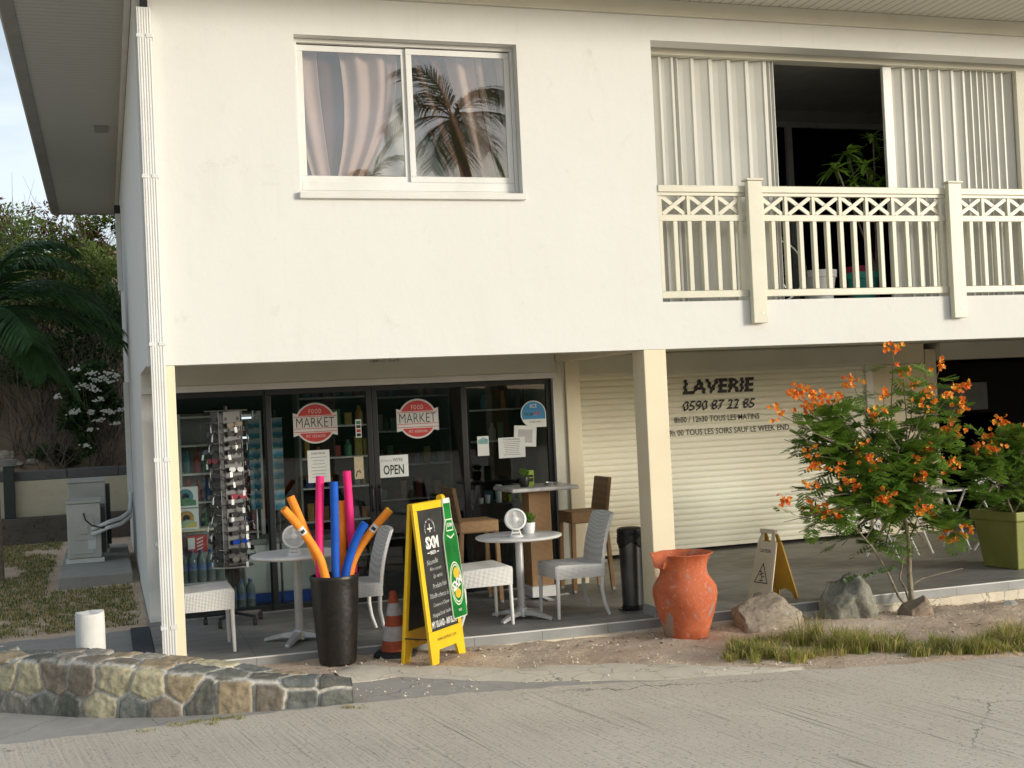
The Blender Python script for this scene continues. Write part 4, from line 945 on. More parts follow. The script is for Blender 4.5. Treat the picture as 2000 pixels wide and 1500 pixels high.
def notice(name, label, cx, cz, w, h, mat_, lines=6, cat='notice', y=GY-.008, top=None, rz=0):
    t = thing(name, label, cat, (cx, y, cz)); t.rotation_euler = (0, R(rz), 0)
    flat('sheet', [(-w/2, -h/2), (w/2, -h/2), (w/2, h/2), (-w/2, h/2)], 0, mat_, t)
    mb = MB(); rr = random.Random(int(cx*100))
    for i in range(lines):
        z_ = h*.28-i*h*.72/max(lines, 1); ww_ = w*rr.uniform(.25, .36); mb.box(-ww_, ww_, -.0018, -.0012, z_-.0025, z_+.0025)
    if lines: mb.build('printed_line', M['greyink'], t)
    if top: mb = MB(); put_text(mb, top, w*.62, .018, T3(0, -.0018, h*.4)); mb.build('heading', M['ink'], t)
    return t
notice('paper_notice', 'white A4 notice under the left food market sign', 1.538, 1.41, .222, .325, M['paper'], 7, top='REMISE')
notice('paper_notice', 'wide white notice beside the small picture card', 3.585, 1.487, .295, .215, M['paper'], 8, top='HORAIRES')
t = notice('paper_notice', 'white framed notice partly behind the wide notice on the glass', 3.74, 1.60, .25, .22, M['paper'], 0, y=GY-.004, rz=4)
flat('drawn_frame', [(-.08, -.07), (.08, -.07), (.08, .07), (-.08, .07)], -.0012, pm('pale_grey', (.5, .5, .5), None, 5, .7), t, .0005)
t = notice('picture_card', 'small card with a picture of a blue hut on the glass', 3.27, 1.52, .125, .205, M['paper'], 0, 'card')
teal = pm('teal_print', (.08, .30, .32), (.30, .45, .45), 20, .6)
flat('picture', [(-.055, .02), (.055, .02), (.055, .07), (.0, .09), (-.055, .06)], -.0012, teal, t, .0006)
t = notice('picture_card', 'cream poster card beside the handle of the sliding door', 1.945, 1.37, .094, .225, pm('cream_card', (.62, .55, .38), (.5, .42, .28), 18, .7), 0, 'card')
mb = MB(); mb.tube([(-.03, -.002, -.09), (-.02, -.002, -.03), (.02, -.002, -.05), (.0, -.002, -.02)], .005, 5); mb.build('drawing', M['ink'], t)
t = notice('sticker_strip', 'narrow strip of small card payment stickers on the door', 1.957, 1.77, .06, .185, M['paper'], 0, 'sticker')
for i, mt in enumerate((pm('green_print', (.03, .25, .12), None, 9, .6), M['ink'], red, M['ink'])): flat('payment_mark', [(-.022, .075-i*.042-.03), (.022, .075-i*.042-.03), (.022, .075-i*.042), (-.022, .075-i*.042)], -.0012, mt, t, .0006)
t = thing('window_sticker', 'round blue sticker with a pointed corner reading ICI', 'sticker', (3.842, GY-.007, 1.83))
def drop(r_): return [(r_*math.cos(a), r_*math.sin(a)) for a in [2*PI*k/32 for k in range(0, 25)]]+[(r_, -r_)]
flat('rim', drop(.142), 0, M['paper'], t); blu = pm('sticker_blue', (.015, .24, .48), None, 5, .5)
dp_ = drop(.132); flat('blue_field', [(x, max(z, -.055)) for x, z in dp_], -.0012, blu, t, .0006)
mb = MB(); put_text(mb, 'ICI', .07, .04, T3(0, -.0024, .085), bold=.01); mb.build('lettering', M['paper'], t)
mb = MB(); put_text(mb, 'TOP', .11, .04, T3(-.055, -.0024, -.005), bold=.02); put_text(mb, 'Disponible', .13, .02, T3(.02, -.0024, -.085)); mb.build('lettering', M['ink'], t)
mb = MB(); put_text(mb, 'UP', .07, .04, T3(.045, -.0024, .005), bold=.02); mb.build('lettering', pm('magenta_print', (.5, .02, .12), None, 5, .5), t)
# ================================================================ BEHIND THE GLASS, CURTAINS, BALCONY
def drape(name, mat_, fn, nu, nv, label, group=None):
    """cloth grid: fn(u,v) -> (x,y,z)"""
    mb = MB(); mb.add([fn(i/nu, j/nv) for j in range(nv+1) for i in range(nu+1)], [(j*(nu+1)+i, j*(nu+1)+i+1, (j+1)*(nu+1)+i+1, (j+1)*(nu+1)+i) for j in range(nv) for i in range(nu)])
    o = mb.build(name, mat_, None, smooth=True); s_ = o.modifiers.new('thickness', 'SOLIDIFY'); s_.thickness = .003
    return tag(o, label, 'curtain', group)
def cloth(name, c, tr=.3):
    m, t, b = newmat(name); n = noise_tex(t, 3, 4); col = ramp(t, n, [(.3, tuple(x*.85 for x in c)), (.7, c)]); t.links.new(col, b.inputs['Base Color']); b.inputs['Roughness'].default_value = .9
    tl = t.nodes.new('ShaderNodeBsdfTranslucent'); t.links.new(col, tl.inputs[0]); mxs = t.nodes.new('ShaderNodeMixShader'); mxs.inputs[0].default_value = tr
    t.links.new(b.outputs[0], mxs.inputs[1]); t.links.new(tl.outputs[0], mxs.inputs[2]); t.links.new(mxs.outputs[0], t.nodes['Material Output'].inputs[0]); return m
beige = cloth('beige_curtain_cloth', (.82, .63, .53)); brown = cloth('brown_curtain_cloth', (.20, .105, .07)); sheer = cloth('sheer_curtain_cloth', (.80, .81, .78), .3)
zt, zb_ = 5.03, 3.62
def swag(x0t, x1t, xb0, xb1, y, amp, k, bow=0):
    def f(u, v):
        e = v**1.5; xt = x0t+(x1t-x0t)*u; xb = xb0+(xb1-xb0)*u
        x = xt+(xb-xt)*e+bow*math.sin(PI*v)*(1-abs(2*u-1)*.3)
        return (x, y+amp*math.sin(2*PI*k*u+.6*math.sin(3*u))*(1-.55*v)+.03*v, zt-(zt-zb_)*v)
    return f
drape('sheer_curtain', sheer, swag(1.08, 2.12, 1.08, 2.60, .36, .03, 5), 120, 16, 'pale sheer curtain hanging across the left pane of the upper window')
drape('beige_curtain', beige, swag(1.06, 1.32, 1.33, 1.44, .27, .02, 1.5), 50, 24, 'narrow beige curtain at the left edge of the upper window')
drape('brown_curtain', brown, swag(1.22, 1.62, 1.36, 1.52, .305, .02, 2), 40, 18, 'dark brown curtain between the two beige drapes of the upper window')
drape('beige_curtain', beige, swag(1.50, 2.00, 1.38, 1.50, .25, .035, 2.5, .10), 60, 26, 'wide beige curtain swept to the left and tied in the upper window')
drape('brown_curtain', brown, swag(2.02, 2.42, 2.60, 2.84, .245, .05, 2.5, .06), 60, 26, 'brown curtain swept diagonally to the right behind the right pane')
drape('brown_curtain', brown, swag(2.7, 3.1, 2.95, 3.2, .25, .04, 2, .0), 40, 20, 'brown curtain fold at the right edge of the upper window')
drape('beige_curtain', beige, swag(2.40, 3.1, 2.78, 3.04, .285, .045, 3.5, .03), 60, 26, 'pinkish beige curtain behind the right side of the right pane')
# vertical accordion curtains of the balcony
pv = pm('pleated_vinyl', (.62, .615, .57), (.57, .565, .52), 2, .4)
def pleats(x0, x1, y, z0, z1, ws, name, label):
    mb = MB(); xs_ = [x0]; tot = sum(ws); pts = []
    x = x0
    for i, w in enumerate(ws):
        w = w/tot*(x1-x0); pts += [(x, y), (x+w*.04, y+.052), (x+w*.40, y+.038), (x+w*.76, y+.012), (x+w*.82, y)]; x += w
    pts.append((x1, y)); n = len(pts); v = []
    for z in (z0, z1):
        for (px_, py_) in pts: v.append((px_, py_, z))
    mb.add(v, [(i, i+1, n+i+1, n+i) for i in range(n-1)])
    o = mb.build(name, pv, None); s_ = o.modifiers.new('thickness', 'SOLIDIFY'); s_.thickness = .004
    return tag(o, label, 'curtain', 'pleated curtains on the balcony')
pleats(4.30, 5.69, .30, 2.80, 5.085, [.7, 1.0, 1.0, .35, 1.3, 1.5, 1.5, 1.5, 1.5, .3, .3], 'pleated_curtain', 'cream pleated curtain at the left end of the balcony')
pleats(6.99, 8.44, .30, 2.80, 5.085, [1.4, 1.0, .5, .9, 1.1, 1.3, 1.1, .7, .6, .6, .35, .8, .8, .9], 'pleated_curtain', 'cream pleated curtain at the right end of the balcony, beside the open bay')
MB_ = MB().box(6.90, 7.0, .29, .33, 2.8, 5.085); tag(MB_.build('curtain_slat', M['pvc'], None, bevel=.004), 'wide flat white end slat hanging in the middle of the balcony', 'curtain')
# balcony pots and plant
def flower_pot(loc, r_, h_, mat_, label, saucer=True):
    t = thing('flower_pot', label, 'pot', loc, 0, 'pots on the balcony')
    MB().lathe([(0, 0), (r_*.72, 0), (r_*.92, h_*.78), (r_*1.0, h_*.79), (r_*1.02, h_), (r_*.93, h_), (r_*.86, h_*.8), (r_*.84, h_*.85), (0, h_*.84)], 32).build('body', mat_, t, smooth=True)
    if saucer: MB().lathe([(0, -.001), (r_*.85, -.001), (r_*.95, .025), (r_*.9, .025), (r_*.8, .008), (0, .008)], 28).build('saucer', mat_, t, smooth=True)
    return t
tealp = pm('teal_plastic', (.03, .32, .28), None, 5, .5); pinkp = pm('pink_plastic', (.55, .03, .10), None, 5, .5)
flower_pot((6.33, .72, 2.787), .18, .34, M['white'], 'white plastic flower pot on the balcony beside the bicycle wheel')
flower_pot((6.80, .66, 2.787), .165, .31, tealp, 'teal flower pot on the balcony floor')
flower_pot((7.0, .95, 2.787), .20, .40, pinkp, 'pink flower pot behind the teal one on the balcony')
t = thing('bicycle', 'bicycle behind the balcony railing with its front wheel showing', 'bicycle', (5.80, .62, 2.787))
mb = MB(); mb.xf = T3(0, 0, .335); mb.tube([(.325*math.cos(2*PI*k/48), 0, .325*math.sin(2*PI*k/48)) for k in range(49)], .016, 8, False); wh = mb.build('wheel', M['rubber'], t, smooth=True)
mb = MB(); mb.xf = T3(0, 0, .335); mb.tube([(.303*math.cos(2*PI*k/48), 0, .303*math.sin(2*PI*k/48)) for k in range(49)], .009, 6, False); mb.build('rim', M['white'], wh)
mb = MB(); mb.xf = T3(0, 0, .335)
for k in range(18): a = 2*PI*k/18; mb.tube([(0, .01*(-1)**k, 0), (.3*math.cos(a), 0, .3*math.sin(a))], .0012, 3)
mb.build('spokes', M['chrome'], wh)
mb = MB(); mb.tube([(0, .05, .335), (-.12, .05, .8), (-.14, .05, .95)], .014, 8); mb.tube([(0, -.05, .335), (-.12, -.03, .7)], .012, 8); mb.build('fork', M['black'], t)
mb = MB(); mb.tube([(-.12, 0, .78), (-.55, 0, .72)], .016, 8); mb.tube([(-.13, 0, .70), (-.55, 0, .3)], .016, 8); mb.tube([(-.55, 0, .3), (-.55, 0, .85)], .016, 8); mb.build('frame', M['ink'], t)
mb = MB(); mb.xf = T3(-1.05, 0, .335); mb.tube([(.325*math.cos(2*PI*k/48), 0, .325*math.sin(2*PI*k/48)) for k in range(49)], .016, 8, False); mb.build('wheel', M['rubber'], t, smooth=True)
MB().tube([(-.12, -.22, 1.0), (-.14, 0, .96), (-.12, .22, 1.0)], .012, 8).build('handlebar', M['black'], t)
def blade(mb, c, d, L, w, droop=.2, n=2):
    d = Vector(d).normalized(); s_ = d.cross(Vector((0, 0, 1)));
    if s_.length < .01: s_ = Vector((1, 0, 0))
    s_.normalize(); c = Vector(c); v = []
    for i in range(n+1):
        f = i/n; p = c+d*L*f-Vector((0, 0, droop*L*f*f)); ww = w*math.sin(PI*min(.98, .12+.86*f))**.7 if i < n else w*.1; v += [p-s_*ww/2, p+s_*ww/2]
    mb.add(v, [(2*i, 2*i+1, 2*i+3, 2*i+2) for i in range(n)])
t = thing('balcony_plant', 'green leafy plant with long leaves standing in front of the dark balcony door', 'potted plant', (6.98, .55, 2.787))
mb = MB(); fm = MB(); rr = random.Random(4)
for (px_, py_, Y_) in ((1705, 262, .5), (1655, 290, .55), (1630, 320, .5), (1690, 318, .45), (1720, 345, .5), (1668, 350, .55), (1735, 290, .5), (1700, 355, .5)):
    p = at(px_, py_, Y_)-Vector((6.98, .55, 2.787)); q = Vector((rr.uniform(-.05, .05), .1, .2)); mb.tube([q, (q+p)/2+Vector((.05, .05, 0)), p], [.012, .01, .007], 6)
    for k in range(26):
        a = rr.uniform(0, 2*PI); e = rr.uniform(-.5, .9); blade(fm, p-Vector((0, 0, rr.uniform(0, .08))), (math.cos(a)*math.cos(e), math.sin(a)*math.cos(e), math.sin(e)), rr.uniform(.12, .24), .038, .35, 3)
mb.build('stem', M['twig'], t); fm.build('foliage', M['leaf'], t)

# ---------------- sunglasses stand
RX, RY = .60, 1.92
t = thing('sunglasses_stand', 'tall grey revolving stand full of sunglasses on black castors', 'display stand', (RX, RY, 0))
gp = pm('grey_panel', (.10, .10, .10), (.07, .07, .07), 4, .5)
MB().tube([(0, 0, .1), (0, 0, 2.05)], .018, 12).build('pole', M['black'], t, smooth=True)
for k in range(4):
    a = R(20)+k*PI/2; mb = MB(); mb.xf = Matrix.Rotation(a, 4, 'Z'); mb.box(-.085, .085, -.12, -.112, .56, 2.0); mb.build('panel', gp, t)
    mb = MB(); mb.xf = Matrix.Rotation(a, 4, 'Z')
    for i in range(17):
        z = .60+i*.082
        for x in (-.06, .06): mb.box(x-.012, x+.012, -.1225, -.1202, z, z+.03)
    mb.build('slots', M['ink'], t)
mb = MB().lathe([(0, 2.0), (.2, 2.0), (.2, 2.012), (0, 2.012)], 4); mb.build('top_plate', gp, t)
MB().lathe([(0, .54), (.2, .54), (.2, .552), (0, .552)], 20).build('bottom_plate', M['chrome'], t)
mb = MB()
for k in range(5):
    a = 2*PI*k/5+.35; mb.bar((0, 0, .10), (.27*math.cos(a), .27*math.sin(a), .085), .03, .022)
mb.build('base', M['black'], t)
for k in range(5):
    a = 2*PI*k/5+.35; mb = MB(); c_ = Vector((.27*math.cos(a), .27*math.sin(a), .032)); mb.tube([c_-Vector((.018, 0, 0)), c_+Vector((.018, 0, 0))], .031, 14); mb.box(c_.x-.011, c_.x+.011, c_.y-.02, c_.y+.02, .06, .09); mb.build('castor', M['rubber'], t)
def pair_mesh(name, lens, fr_):
    mb = MB(); e = lambda cx: [(cx+.027*math.cos(2*PI*k/14), .020*math.sin(2*PI*k/14)-.001*abs(math.cos(2*PI*k/14))) for k in range(14)]
    for cx in (-.033, .033): mb.prism(e(cx), -.004, .0)
    mb.mi = 1; mb.bar((-.012, -.001, .006), (.012, -.001, .006), .004, .006)
    for s_ in (-1, 1): mb.tube([(s_*.058, 0, .008), (s_*.066, .01, .008), (s_*.060, .07, .004), (s_*.05, .10, -.02)], .003, 5)
    mb.bar((-.062, -.002, .016), (.062, -.002, .016), .005, .005); mb.mi = 0
    return mb.build(name, [lens, fr_], None)
lenses = [pm('dark_lens', (.02, .02, .022), None, 5, .28, spec=.5), pm('blue_lens', (.01, .08, .5), None, 5, .1, .5), pm('smoke_lens', (.10, .09, .10), None, 5, .08), pm('rose_lens', (.3, .04, .07), None, 5, .12)]
ORD = ['lowest', 'second', 'third', 'fourth', 'fifth', 'sixth', 'seventh', 'eighth', 'ninth', 'tenth', 'eleventh', 'twelfth', 'thirteenth', 'fourteenth', 'fifteenth', 'top', 'seventeenth', 'eighteenth', 'nineteenth']
protos = []; frm = [M['black'], M['black'], M['black'], pm('red_frame', (.18, .02, .03), None, 5, .4)]
cnt = 0; tagm_ = M['white']
LB = [('pair of dark sunglasses with black frames hooked on the grey revolving stand', 'sunglasses with dark lenses on the revolving stand'),
      ('pair of bright blue mirrored sunglasses near the bottom of the revolving stand', 'sunglasses with blue mirrored lenses'),
      ('pair of smoke grey sunglasses with metal frames hooked on the grey revolving stand', 'sunglasses with smoke lenses on the revolving stand'),
      ('pair of rose tinted sunglasses hooked on the grey revolving stand', 'sunglasses with rose lenses')]
rr = random.Random(9)
for k in range(4):
    a = R(20)+k*PI/2
    if k == 2: continue
    for i in range(16):
        kind = 1 if (k == 0 and i == 2) else (3 if (k == 0 and i in (7,)) or (k == 3 and i == 11) else rr.choice([0, 0, 0, 2]))
        while len(protos) <= kind: protos.append(None)
        if protos[kind] is None: protos[kind] = o = pair_mesh('sunglasses', lenses[kind], frm[kind])
        else: o = protos[kind].copy(); COL.objects.link(o)
        d = Matrix.Rotation(a, 4, 'Z') @ Vector((rr.uniform(-.02, .02), -.165-rr.uniform(0, .015), .615+i*.084))
        o.location = (RX+d.x, RY+d.y, d.z); o.rotation_euler = (rr.uniform(-.25, .1), rr.uniform(-.12, .12), a+rr.uniform(-.35, .35)); o.scale = (1.25, 1.25, 1.25)
        tag(o, '%s sunglasses on the revolving stand, %s, %s row from the bottom' % (['dark', 'blue mirrored', 'smoke grey', 'rose tinted'][kind], ['front face', 'right face', 'rear', 'left face'][k], ORD[i]), 'sunglasses', 'sunglasses on the revolving stand')
        if rr.random() < .9:
            mb = MB(); x_ = rr.choice((-.05, 0, .05)); mb.box(x_-.010, x_+.010, -.012, -.0105, -.062, -.022); mb.bar((x_, -.011, -.022), (x_, -.004, .0), .002, .002)
            mb.build('price_tag', tagm_, o)

# ---------------- inside the shop
prod_cols = [(.45, .05, .04), (.06, .12, .35), (.5, .38, .08), (.08, .28, .12), (.5, .5, .48), (.35, .15, .05), (.3, .3, .32), (.55, .30, .05), (.05, .25, .32), (.25, .08, .2)]
pn = ['red', 'blue', 'yellow', 'green', 'white', 'brown', 'grey', 'orange', 'teal', 'purple']
pmat = [pm('pack_'+n_, c_, tuple(x*.5 for x in c_), 25, .5) for n_, c_ in zip(pn, prod_cols)]
packp = {}; PCNT = {}; rr = random.Random(21)
def pack(x, y, z, w, h, ci, shape, where, lev='', nth=0):
    key = (ci, shape)
    if key not in packp:
        if shape == 'box': mb = MB().box(-.5, .5, -.5, .5, 0, 1); mb.box(-.42, .42, -.515, -.501, .3, .75)
        else: mb = MB().lathe([(0, 0), (.44, .0), (.46, .05), (.46, .62), (.2, .8), (.2, .97), (.22, .98), (0, 1.0)], 12)
        o = mb.build('product_box' if shape == 'box' else 'product_bottle', pmat[ci], None); packp[key] = o
    else: o = packp[key].copy(); COL.objects.link(o)
    o.location = (x, y, z); o.scale = (w, w*.7, h)
    tag(o, '%s %s, %s from the left, %s level of %s' % (pn[ci], 'packet' if shape == 'box' else 'bottle', ORD2[nth], ORD2[lev], where), 'packet' if shape == 'box' else 'bottle', 'goods on '+where)
ORD2 = ['first', 'second', 'third', 'fourth', 'fifth', 'sixth', 'seventh', 'eighth', 'ninth', 'tenth', 'eleventh', 'twelfth', 'thirteenth', 'fourteenth', 'fifteenth', 'sixteenth', 'seventeenth']
def shelving(x0, x1, y, zs, name, label, where, dens=.9, mat_=M['grey']):
    t = thing(name, label, 'shelf', ((x0+x1)/2, y, 0)); w = (x1-x0)/2
    MB().box(-w, w, .2, .22, 0, zs[-1]+.35).build('back_panel', M['dark'], t)
    for s_ in (-1, 1): MB().box(s_*w-.012, s_*w+.012, -.2, .199, 0, zs[-1]+.35).build('side_panel', mat_, t)
    for lev, z in enumerate(zs):
        nth = 0
        MB().box(-w+.013, w-.013, -.2, .199, z-.018, z).build('shelf', M['white'], t)
        x = x0+.06
        while x < x1-.06:
            wd = rr.uniform(.05, .10); 
            if rr.random() < dens: pack(x+wd/2, y-.12, z+.001, wd, rr.uniform(.1, .24), rr.randrange(10), rr.choice(('box', 'box', 'bottle')), where, lev, nth); nth += 1
            x += wd+rr.uniform(.01, .05)
shelving(1.55, 2.35, 3.9, (.35, .75, 1.12, 1.45, 1.8, 2.12), 'grocery_shelf', 'grocery shelves seen through the left sliding door', 'the grocery shelves')
shelving(2.5, 3.4, 4.4, (.45, .9, 1.3, 1.7, 2.1), 'grocery_shelf', 'grocery shelves deep inside behind the right sliding door', 'the shelves behind the right sliding door', .7)
shelving(3.35, 4.0, 3.4, (.62, .86, 1.55, 1.9), 'coffee_shelf', 'dark shelf with cups behind the pane beside the high table', 'the shelf behind the high table', .6, M['black'])
for i, (x_, w_, h_, mt, lb) in enumerate(((3.30, .055, .06, M['white'], 'small white cup left of the tall white canister'), (3.38, .06, .085, M['white'], 'white cup next to the tall white canister'), (3.50, .075, .19, M['white'], 'tall white canister on the coffee shelf'), (3.63, .05, .075, lime, 'short lime green cup on the coffee shelf'), (3.74, .055, .14, lime, 'tall stack of lime green cups on the coffee shelf'))):
    o = MB().lathe([(0, 0), (w_*.4, 0), (w_*.5, h_), (w_*.44, h_), (w_*.36, .01), (0, .01)], 20).build('cup' if h_ < .15 or mt is lime else 'canister', mt, None, smooth=True, loc=(x_-.02, 2.62+.02*(i % 2), .9015))
    tag(o, lb, 'cup' if i != 2 else 'canister')
t = thing('counter', 'low black counter behind the glass carrying cups', 'counter', (3.55, 2.66, 0))
MB().box(-.42, .3, -.09, .09, .87, .90).build('top', M['black'], t); MB().box(-.40, .28, -.07, .09, 0, .869).build('body', M['black'], t)
mb = MB(); put_text(mb, 'Déco', .16, .05, T3(-.1, -.072, .72), shear=.3); mb.build('lettering', M['grey'], t)
# postcards
tq = thing('postcard_rack', 'wire postcard rack standing behind the glass of the left sliding door', 'display rack', (1.17, 2.72, 0))
MB().tube([(0, .05, 0), (0, .05, 2.0)], .012, 8).build('pole', M['black'], tq); 
mb = MB()
for z in [.98+i*.104 for i in range(10)]: mb.box(-.065, .065, -.003, .02, z-.004, z)
mb.build('wire_pocket', M['chrome'], tq)
MB().lathe([(0, 0), (.2, 0), (.2, .02), (0, .03)], 20).build('base', M['black'], tq)
m, tt, b = newmat('beach_postcard'); tcn = tt.nodes.new('ShaderNodeTexCoord'); sep = tt.nodes.new('ShaderNodeSeparateXYZ'); ad = tt.nodes.new('ShaderNodeMath'); ad.operation = 'MULTIPLY_ADD'; ad.inputs[1].default_value = .06
oi = tt.nodes.new('ShaderNodeObjectInfo'); nq = tt.nodes.new('ShaderNodeTexNoise'); nq.noise_dimensions = '4D'; nq.inputs['Scale'].default_value = 22; m4 = tt.nodes.new('ShaderNodeMath'); m4.operation = 'MULTIPLY'; m4.inputs[1].default_value = 40
tt.links.new(oi.outputs['Random'], m4.inputs[0]); tt.links.new(m4.outputs[0], nq.inputs['W']); tt.links.new(tcn.outputs['Object'], nq.inputs[0]); tt.links.new(tcn.outputs['Object'], sep.inputs[0]); tt.links.new(nq.outputs[0], ad.inputs[0]); tt.links.new(sep.outputs['Z'], ad.inputs[2])
tt.links.new(ramp(tt, ad.outputs[0], [(.022, (.5, .38, .2)), (.040, (.03, .33, .38)), (.06, (.02, .22, .36)), (.085, (.15, .42, .62)), (.10, (.5, .6, .65))]), b.inputs['Base Color'])
for e_ in tt.nodes:
    pass
pc = None; k = 0
for col_x, lab in ((1.17, 'bright'), (.965, 'dim')):
    for i in range(9):
        z = .985+i*.104
        if pc is None: pc = MB().prism([(-.056, 0), (.056, 0), (.056, .096), (-.056, .096)], -.001, .001).build('postcard', m, None); o = pc
        else: o = pc.copy(); COL.objects.link(o)
        o.location = (col_x, 2.705 if lab == 'bright' else 2.9, z); o.rotation_euler = (R(-6), 0, 0)
        tag(o, 'beach postcard, %s from the bottom in the %s column of postcards' % (ORD[i], 'sunlit right' if lab == 'bright' else 'shaded left'), 'postcard', 'beach postcards in the %s column of the rack' % ('right' if lab == 'bright' else 'left'))
tq = thing('postcard_rack', 'second wire rack of postcards behind the sunglasses stand', 'display rack', (.965, 2.92, 0))
MB().tube([(0, .05, 0), (0, .05, 2.0)], .012, 8).build('pole', M['chrome'], tq); MB().lathe([(0, 0), (.2, 0), (.2, .02), (0, .03)], 20).build('base', M['black'], tq)
# fridge, boxes and water at the left
t = thing('white_freezer', 'white chest freezer behind the glass, next to the water bottles', 'freezer', (1.15, 3.15, 0))
MB().box(-.34, .62, -.25, .3, .12, .62).build('body', M['white'], t, bevel=.02); MB().box(-.35, .63, -.26, .31, .621, .68).build('lid', M['grey'], t, bevel=.01); MB().box(-.33, .61, -.23, .29, 0, .119).build('plinth', bluef, t)
t = thing('drinks_fridge', 'open drinks fridge with lit shelves behind the sunglasses stand', 'fridge', (.66, 3.6, 0))
MB().box(-.42, .42, .2, .25, 0, 2.0).build('back_panel', M['grey'], t)
for s_ in (-1, 1): MB().box(s_*.42-.02, s_*.42+.02, -.2, .199, 0, 2.0).build('side_panel', M['white'], t)
for z in (.7, 1.05, 1.35, 1.65, 1.95): MB().box(-.395, .395, -.18, .19, z, z+.02).build('shelf', M['white'], t)
m_, tt, b = newmat('lit_tube'); b.inputs['Emission Color'].default_value = (.9, .95, 1, 1); b.inputs['Emission Strength'].default_value = 1.2
for z in (1.93, 1.72): MB().tube([(.0, -.19, z), (.36, -.19, z)], .011, 8).build('light_tube', m_, t)
for lev, z in enumerate((.72, 1.07, 1.37)):
    x = .32; nth = 0
    while x < 1.0: pack(x, 3.5, z+.001, .07, .24, rr.choice((0, 1, 3, 6, 8)), 'bottle', 'the drinks fridge', lev, nth); nth += 1; x += rr.uniform(.075, .11)
def toy_box(z, label, cols):
    t = thing('toy_box', label, 'box', (.22, 2.66, z)); MB().box(-.13, .14, -.05, .05, 0, .205).build('carton', M['paper'], t)
    mb = MB(); mb.lathe([(.035, 0), (.055, .012), (.075, 0)], 20); o = mb.build('ring_picture', cols[0], t, loc=(.02, -.0505, .11)); o.rotation_euler = (R(90), 0, 0); o.scale = (1, 1, .06)
    mb = MB(); mb.prism([(-.11, .02), (.12, .02), (.12, .07), (.02, .10), (-.05, .06)], -.0525, -.0505); mb.build('scene_picture', cols[1], t)
toy_box(1.07, 'white toy box with a green swim ring picture', (pmat[8], pmat[3])); toy_box(.855, 'white toy box with a yellow airbed picture', (pmat[7], pm('pack_sunny', (.7, .5, .05), (.1, .4, .45), 14, .5)))
t = thing('shelf_stand', 'low shelf behind the glass holding the toy boxes and drinks', 'shelf', (.28, 2.75, 0))
MB().box(-.22, .22, -.12, .12, .83, .853).build('shelf', M['creamwall'], t); MB().box(-.22, -.2, -.12, .12, 0, .829).build('side_panel', M['grey'], t); MB().box(-.199, .22, .1, .12, 0, .829).build('back_panel', M['grey'], t)
t = thing('drinks_carton', 'red and white drinks carton under the toy boxes', 'box', (.33, 2.66, .62)); MB().box(-.09, .10, -.06, .06, 0, .17).build('carton', red, t)
mb = MB(); mb.box(-.085, -.02, -.0615, -.0602, .04, .15)
for i in range(4): mb.prism([(.0, .02+i*.034), (.06, .045+i*.034), (.06, .055+i*.034), (.0, .034+i*.034)], -.0615, -.0602)
mb.build('printing', M['paper'], t)
wat = pm('water_bottle_plastic', (.52, .62, .58), (.38, .48, .45), 14, .12, trans=.55); bl_ = pm('blue_label', (.02, .10, .35), (.3, .35, .5), 12, .4)
wp = None
for row, (z, n_, x_0) in enumerate(((.02, 9, .10), (.345, 9, .10))):
    for i in range(n_):
        for dep in range(2):
            if row == 1 and i > 5: continue
            if wp is None:
                wp = thing('water_bottle', '', 'bottle')
                MB().lathe([(0, 0), (.036, .0), (.042, .012), (.041, .07), (.038, .085), (.042, .10), (.042, .20), (.036, .235), (.016, .275), (.014, .285), (0, .286)], 18).build('bottle', wat, wp, smooth=True)
                MB().lathe([(.0425, .12), (.0425, .18)], 18).build('label', bl_, wp, smooth=True); MB().lathe([(0, .283), (.016, .283), (.016, .305), (0, .306)], 14).build('cap', bl_, wp)
                o = wp
            else: o = copy_tree(wp)
            o.location = (x_0+i*.088+(.0 if row else .02), 2.50+dep*.09, z)
            tag(o, 'clear water bottle, %s from the pillar in the %s row of the %s layer' % (['first', 'second', 'third', 'fourth', 'fifth', 'sixth', 'seventh', 'eighth', 'ninth'][i], 'rear' if dep else 'front', 'top' if row else 'bottom'), 'bottle', 'water bottles in the %s layer' % ('top' if row else 'bottom'))
t = thing('pallet', 'thin grey tray under the stacked water bottles', 'tray', (.5, 2.56, 0)); MB().box(-.46, .44, -.11, .12, .001, .019).build('board', M['grey'], t)
MB().box(-.44, .1, -.1, .12, .327, .343).build('divider', M['paper'], t)

# ---------------- furniture in the dark unit on the right
t = thing('folding_table', 'white metal folding table in the dark doorway at the far right', 'table', (8.75, 2.3, 0))
MB().box(-.30, .30, -.3, .3, .70, .72).build('tabletop', M['white'], t, bevel=.006)
mb = MB(); mb.tube([(-.26, -.2, .7), (-.26, .25, .01)], .014, 6); mb.tube([(-.26, .2, .7), (-.26, -.25, .01)], .014, 6); mb.build('leg', M['white'], t)
mb = MB(); mb.tube([(.26, -.2, .7), (.26, .25, .01)], .014, 6); mb.tube([(.26, .2, .7), (.26, -.25, .01)], .014, 6); mb.build('leg', M['white'], t)
for (x_, y_, lb) in ((8.05, 2.2, 'white metal garden chair half hidden behind the flowering tree'), (9.3, 1.9, 'white metal garden chair behind the lime planter')):
    t = thing('garden_chair', lb, 'chair', (x_, y_, 0), R(20), 'white metal garden chairs'); MB().box(-.2, .2, -.2, .2, .43, .45).build('seat', M['white'], t, bevel=.005)
    for s_ in (-1, 1): MB().tube([(s_*.19, -.22, .0), (s_*.19, .0, .44), (s_*.19, .18, .85)], .012, 6).build('frame_side', M['white'], t); MB().tube([(s_*.19, .22, 0), (s_*.19, -.1, .44)], .012, 6).build('leg', M['white'], t)
    MB().box(-.19, .19, .15, .17, .68, .84).build('backrest', M['white'], t)
